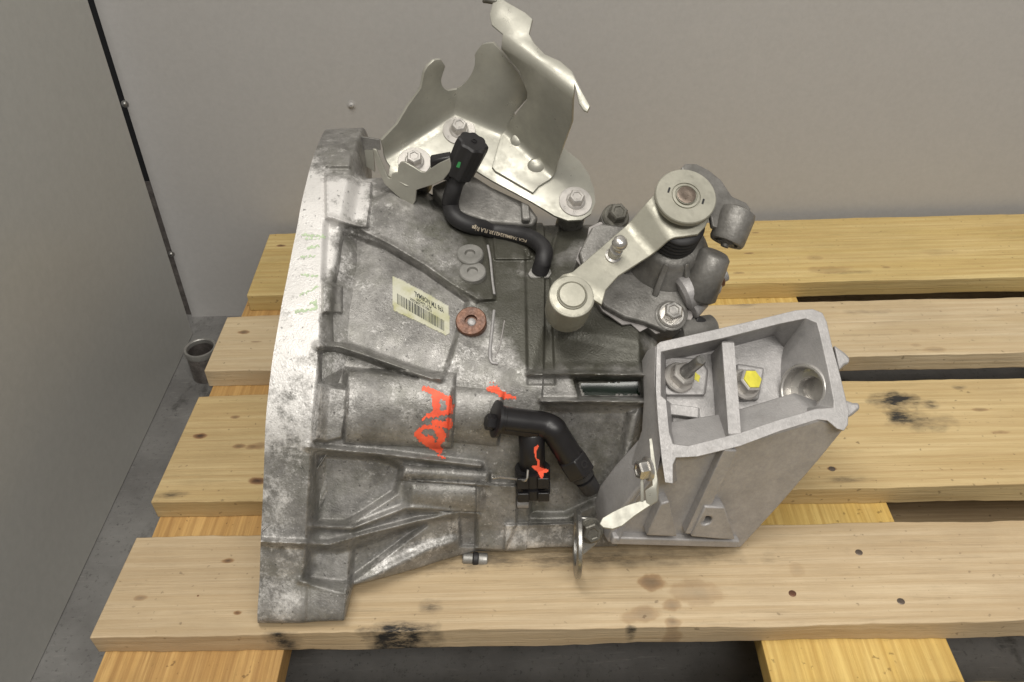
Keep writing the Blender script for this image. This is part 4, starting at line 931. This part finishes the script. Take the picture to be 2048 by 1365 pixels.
bm = bmesh.new(); lathe(bm, e1 + bax*12, bax, [(9.2, 0), (9.2, 6), (6.5, 6.5), (6, 8.5), (8.2, 9), (7.6, 19), (6.4, 21), (0, 21.5)], 28); from_bm('bleed_cap', bm, M['rubber'], HC, 35)
d0 = off(1063, 862, 20); d1 = off(1066, 985, 24); dax = nrm(d1-d0)
bm = bmesh.new(); cyl(bm, d0, d0*.35+d1*.65, 10.2); from_bm('connector_branch', bm, M['plastic'], HC, 45)
Ld = np.linalg.norm(d1-d0)
bm = bmesh.new(); lathe(bm, d0, dax, [(10, Ld*.58), (14, Ld*.59), (14, Ld*.78), (12, Ld*.79), (12, Ld*.83), (14, Ld*.84), (14, Ld*.98), (13, Ld), (10, Ld), (9.5, Ld*.9), (0, Ld*.9)], 36); CL = from_bm('connector_collar', bm, M['plastic'], HC, 30)
x_, y_, z_ = frame(dax, t_)
for s_ in (-1, 1):
    c0_ = d0 + dax*Ld*.60 + x_*12 + y_*s_*8; bm = bmesh.new()
    for w0, w1 in ((0, .17), (.24, .38)):
        prism(bm, [c0_ + dax*Ld*w0 - y_*4.5, c0_ + dax*Ld*w0 + y_*4.5, c0_ + dax*Ld*w1 + y_*4.5, c0_ + dax*Ld*w1 - y_*4.5], x_*4)
    from_bm('collar_key', bm, M['plastic'], CL, 30, .7)
q = d0 + dax*Ld*.80; bm = bmesh.new()
wp = off(985, 957, 10); tube_path(bm, smooth_path([wp + np.array([0, 2, 3.]), wp, off(1000, 955, 14), off(1035, 959, 26), off(1052, 961, 39), off(1056, 940, 40)], 6), .9, 8); from_bm('spring_clip', bm, M['bolt'], CL, 60)
def film_on(name, L, objs, mat, parent, step=1.6, h=.3):
    bvhs = []
    dg = bpy.context.evaluated_depsgraph_get()
    for o_ in objs: bvhs.append(BVHTree.FromObject(o_, dg))
    A = np.array(L, float); gx = np.arange(A[:, 0].min()-1, A[:, 0].max()+1, step); gy = np.arange(A[:, 1].min()-1, A[:, 1].max()+1, step)
    XX, YY = np.meshgrid(gx, gy); ins = (poly_sd(np.stack([XX.ravel(), YY.ravel()], 1), L) < 0).reshape(XX.shape); bm = bmesh.new(); ca = {}; o3 = org(parent)
    def hv(i, j):
        if (i, j) not in ca:
            d = nrm(ray(gx[j], gy[i])); best = None
            for b_ in bvhs:
                lo, n, ii, di = b_.ray_cast(Vector((CAM-o3)*.001), Vector(d))
                if lo is not None and (best is None or di < best[0]): best = (di, lo)
            ca[(i, j)] = bm.verts.new(np.array(best[1])*1000 + o3 - d*h) if best else None
        return ca[(i, j)]
    for i in range(len(gy)-1):
        for j in range(len(gx)-1):
            if ins[i, j] and ins[i+1, j] and ins[i, j+1] and ins[i+1, j+1]:
                q4 = [hv(i, j), hv(i, j+1), hv(i+1, j+1), hv(i+1, j)]
                if None in q4: continue
                zz = [np.linalg.norm(np.array(v_.co)-CAM) for v_ in q4]
                if max(zz)-min(zz) < 6: bm.faces.new(q4)
    if len(bm.faces): return from_bm(name, bm, mat, parent, 60)
    bm.free()
def Z7(L): return [(940+a*.2052, 740+b_*.2052) for a, b_ in L]
bpy.context.view_layer.update()
film_on('paint_mark', Z7([(620,750),(660,728),(682,735),(650,800),(655,860),(685,880),(680,945),(770,970),(765,1000),(725,1010),(715,1065),(690,1065),(655,1000),(600,955),(590,935),(655,930),(650,900),(625,840)]), [o_ for o_ in bpy.data.objects if o_.type == 'MESH' and root_of(o_) == GB and (o_.parent == HC or o_.parent == CL)], M['orange'], HC)
film_on('paint_mark', [(1369,751),(1378,738),(1388,742),(1402,752),(1398,766),(1384,758),(1376,768)], [MB_] + [o_ for o_ in MB_.children if o_.name.startswith(('bolt_pad',))], M['yellow'], MB_)
